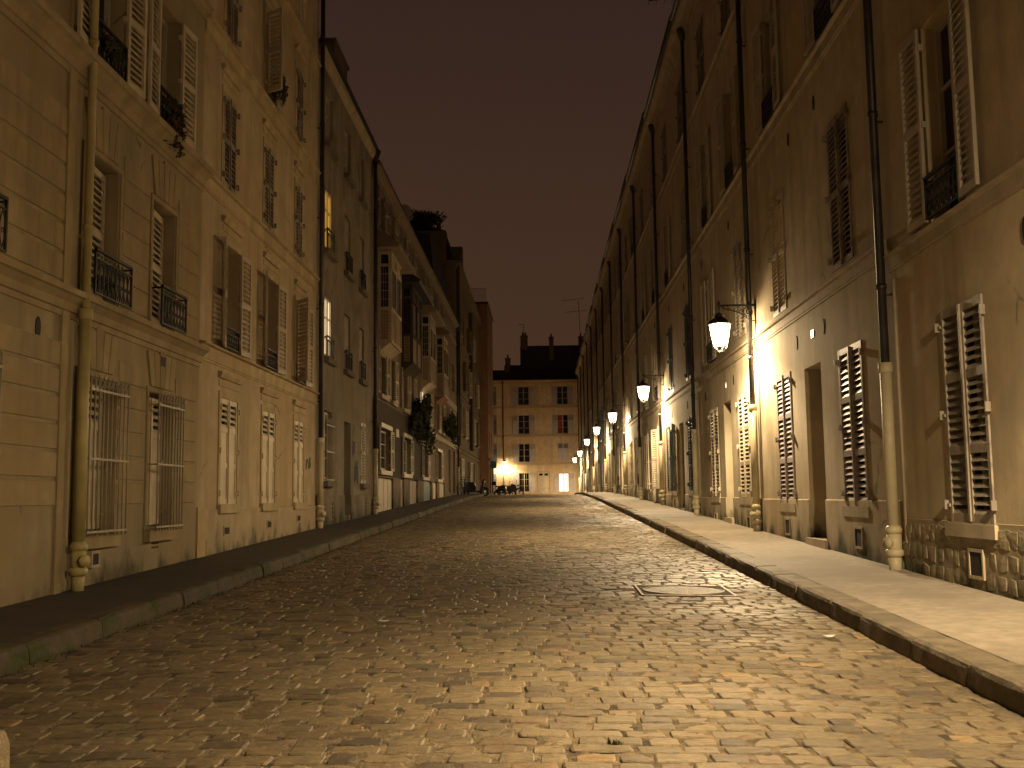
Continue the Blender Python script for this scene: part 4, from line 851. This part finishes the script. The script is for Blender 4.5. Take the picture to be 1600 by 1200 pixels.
# ================================================================== things on roofs
def antenna(c, h, arms, label, tilt=0):
    root = thing('tv_antenna', c, label, 'antenna'); x, y, z = c
    MB().tube(ID, [(x, y, z), (x + tilt, y, z + h)], .028, 5).build('mast', M_iron, root)
    for dz_, L0, L1 in arms:
        mb = MB(); mb.tube(ID, [(x + tilt + L0, y, z + h + dz_), (x + tilt + L1, y, z + h + dz_ + .02 * (L1 - L0) * 4)], .022, 4)
        n = max(4, int((L1 - L0) / .22))
        for i in range(n + 1):
            q = L0 + (L1 - L0) * i / n; mb.tube(ID, [(x + tilt + q, y - .35, z + h + dz_ + .08 * (L1 - L0) * i / n), (x + tilt + q, y + .35, z + h + dz_ + .08 * (L1 - L0) * i / n)], .010, 3)
        mb.build('aerial_bar', M_iron, root)
antenna((4.6, YF + 1.6, 17.9), 5.3, ((.0, -1.9, .6), (-1.35, -1.5, .9)), 'tall television antenna on the end house roof, at its right', -.15)
antenna((-1.78, YF + 1.5, 18.9), 1.6, ((0, -.6, .0),), 'short television antenna on the end house roof, above its left chimney')
antenna((4.30, 30.0, 13.6), 3.2, ((-.55, -.85, .0), (-.95, -.9, .05)), 'television antenna on the nearer roofs at the top of the right row')

# ================================================================== two wheelers
def wheel(root, c, R, w=.06, name='wheel'):
    mb = MB(); x, y, z = c
    mb.tube(ID, [(x + R * math.cos(q), y, z + R * math.sin(q)) for q in np.linspace(0, 2 * math.pi, 25)], w, 8); W_ = mb.build(name, M_black, root)
    r = MB(); r.tube(ID, [(x, y - .06, z), (x, y + .06, z)], .06, 8)
    for k in range(8): q = k * math.pi / 4; r.tube(ID, [(x, y, z), (x + R * math.cos(q), y, z + R * math.sin(q))], .012, 4)
    r.build('rim', M_chrome, W_); return W_
def motorbike(x, y, label, scooter=False, flip=1, grp='motorcycles parked beyond the crest'):
    z = float(road_z(x, y)); root = thing('scooter' if scooter else 'motorcycle', (x, y, z), label, 'scooter' if scooter else 'motorcycle', grp)
    T = lambda s, o, h: (x + flip * s, y + o, z + h); R = .24 if scooter else .31; wb = .62 if scooter else .72
    wheel(root, T(-wb, 0, R), R, .07); wheel(root, T(wb, 0, R), R, .06)
    b = MB()
    if scooter:
        for prof in ([(-.75, .45), (-.55, .80), (.0, .82), (.12, .55), (.05, .28), (-.5, .28)], [(.12, .22), (.50, .22), (.62, .95), (.70, 1.05), (.52, 1.02), (.38, .35), (.12, .32)]):
            n = len(prof); vs = [T(s, .17, h) for s, h in prof] + [T(s, -.17, h) for s, h in prof]; b.add(vs, [tuple(range(n)), tuple(range(2 * n - 1, n - 1, -1))] + [(i, (i + 1) % n, n + (i + 1) % n, n + i) for i in range(n)])
    else:
        prof = [(-.35, .45), (-.30, .78), (.02, .80), (.10, .96), (.40, .94), (.50, .72), (.32, .38), (-.1, .25)]
        n = len(prof); vs = [T(s, .16, h) for s, h in prof] + [T(s, -.16, h) for s, h in prof]; b.add(vs, [tuple(range(n)), tuple(range(2 * n - 1, n - 1, -1))] + [(i, (i + 1) % n, n + (i + 1) % n, n + i) for i in range(n)])
    b.build('body', M_body, root)
    s = MB(); s.hexa(T, [(-.75, -.15, .78), (.02, -.13, .80), (.02, .13, .80), (-.75, .15, .78), (-.82, -.12, .90), (.0, -.11, .86), (.0, .11, .86), (-.82, .12, .90)]); s.build('seat', M_black, root)
    f = MB(); f.tube(T, [(wb, .09, R), (wb - .22, .09, 1.0)], .025, 6); f.tube(T, [(wb, -.09, R), (wb - .22, -.09, 1.0)], .025, 6); f.build('fork', M_chrome, root)
    h = MB(); h.tube(T, [(wb - .30, .36, 1.06), (wb - .2, .15, 1.04), (wb - .2, -.15, 1.04), (wb - .30, -.36, 1.06)], .016, 6); H_ = h.build('handlebar', M_black, root)
    mr = MB()
    for o in (.33, -.33): mr.tube(T, [(wb - .26, o, 1.06), (wb - .22, o * 1.1, 1.2)], .008, 4); mr.box(T, wb - .25, wb - .2, o * 1.1 - .06, o * 1.1 + .06, 1.18, 1.27)
    mr.build('mirror', M_black, H_)
    q = MB(); q.lathe(T(wb - .06, 0, .86), [(.0, -.08), (.09, -.05), (.09, .05), (.0, .08)], 10); q.build('headlight', M_chrome, root)
    fd = MB(); fd.tube(T, [(wb + (R + .05) * math.cos(w), 0, R + (R + .05) * math.sin(w)) for w in np.linspace(.4, 2.6, 8)], .05, 6); fd.build('mudguard', M_body, root)
    ex = MB(); ex.tube(T, [(.1, .16, .3), (-.3, .2, .28), (-.85, .22, .40)], [.03, .04, .055], 8); ex.build('exhaust', M_chrome, root)
    if scooter:
        tb = MB(); tb.hexa(T, [(-1.10, -.2, .95), (-.68, -.2, .95), (-.68, .2, .95), (-1.10, .2, .95), (-1.05, -.16, 1.25), (-.74, -.16, 1.25), (-.74, .16, 1.25), (-1.05, .16, 1.25)]); tb.build('top_case', M_body, root)
    return root
motorbike(-2.55, 86.2, 'dark motorcycle parked side on under the far lamp, front wheel to the right')
motorbike(-3.05, 87.2, 'dark scooter with a raised top box parked at the left of the motorcycle', True)
def bicycle(x, y, ang, label):
    z = float(pave_z(y)); root = thing('bicycle', (x, y, z), label, 'bicycle', 'bicycles against the left wall'); ca, sa = math.cos(ang), math.sin(ang)
    T = lambda s, o, h: (x + s * ca - o * sa, y + s * sa + o * ca, z + h)
    for c in (-.52, .52):
        w = MB(); w.tube(T, [(c + .33 * math.cos(q), 0, .33 + .33 * math.sin(q)) for q in np.linspace(0, 2 * math.pi, 21)], .018, 5)
        for k in range(12): q = k * math.pi / 6; w.tube(T, [(c, 0, .33), (c + .32 * math.cos(q), 0, .33 + .32 * math.sin(q))], .003, 3)
        w.build('wheel', M_black, root)
    f = MB()
    for a_, b_ in (((-.52, .33), (-.08, .30)), ((-.08, .30), (-.2, .80)), ((-.52, .33), (-.18, .72)), ((-.08, .30), (.36, .76)), ((-.18, .72), (.34, .82)), ((.52, .33), (.32, .95))): f.tube(T, [(a_[0], 0, a_[1]), (b_[0], 0, b_[1])], .016, 6)
    f.build('frame', M_blue, root)
    MB().box(T, -.33, -.07, -.06, .06, .82, .87).build('saddle', M_black, root)
    MB().tube(T, [(.22, .28, 1.0), (.33, .12, 1.0), (.33, -.12, 1.0), (.22, -.28, 1.0)], .014, 5).build('handlebar', M_chrome, root)
    MB().lathe(T(-.08, 0, .28), [(.08, -.01), (.08, .01)], 10).build('chainring', M_chrome, root)
bicycle(-4.35, 58.9, 1.25, 'nearer bicycle leaning on the left wall past the glazed doors')
bicycle(-4.45, 61.0, 1.7, 'farther bicycle of the pair leaning on the left wall')
motorbike(-4.2, 66.0, 'small dark scooter on the left pavement beyond the bicycles', True, grp='motorcycles parked beyond the crest')

# stone bollard clipped by the lower left corner
bo = thing('stone_bollard', (-1.90, 3.6, float(road_z(-1.9, 3.6))), 'stump of a granite bollard cut off by the lower left corner', 'bollard')
MB().lathe((-1.90, 3.6, float(road_z(-1.9, 3.6)) - .03), [(.105, 0), (.10, .05), (.092, .40), (.08, .435), (.05, .45)], 16).build('shaft', mat('granite_pale', (.30, .24, .14), rough=.9, bump=.8, bscale=60, var=.3), bo)

# litter and weeds
r = random.Random(2)
for (x, y), lb in zip(((-2.35, 12.1), (-2.0, 13.3), (-2.9, 13.9), (-1.35, 9.0), (2.15, 8.2)), ('white paper scrap nearest the left kerb shadow', 'paper scrap on the dark cobbles in the middle of three', 'paper scrap farthest up the left side of the road', 'crumpled white scrap on the cobbles near the road centre', 'tiny white scrap beside the right kerb')):
    z = float(road_z(x, y)) + .012; mb = MB(); pts = [(x + r.uniform(-.03, .03) + dx, y + r.uniform(-.01, .01) + dy, z + r.uniform(0, .015)) for dx, dy in ((-.03, -.02), (.03, -.02), (.03, .02), (-.03, .02), (0, 0))]
    mb.add(pts, [(0, 1, 4), (1, 2, 4), (2, 3, 4), (3, 0, 4)]); tag(mb.build('paper_scrap', M_paper), lb, 'litter', 'paper scraps on the road')
mb = MB()
for i in range(1500):
    if rng.random() < .93: y = rng.uniform(3, 40); x = KL + abs(rng.normal()) * .05 + .01
    else: x, y = [(-1.65, 4.05), (.32, 5.02)][rng.integers(2)]; x += rng.normal() * .02; y += rng.normal() * .015
    z = float(road_z(x, y)) - .004; a = rng.uniform(0, 6.28); s_ = rng.uniform(.008, .02); h_ = rng.uniform(.01, .03)
    mb.add([(x - s_ * math.cos(a) * .4, y - s_ * math.sin(a) * .4, z), (x + s_ * math.cos(a) * .4, y + s_ * math.sin(a) * .4, z), (x + rng.normal() * .01, y + rng.normal() * .01, z + h_)], [(0, 1, 2)])
tag(mb.build('moss', M_moss, None, fixn=False), 'small weeds and moss tufts in the cobble joints and along the left kerb', 'moss', kind='stuff')
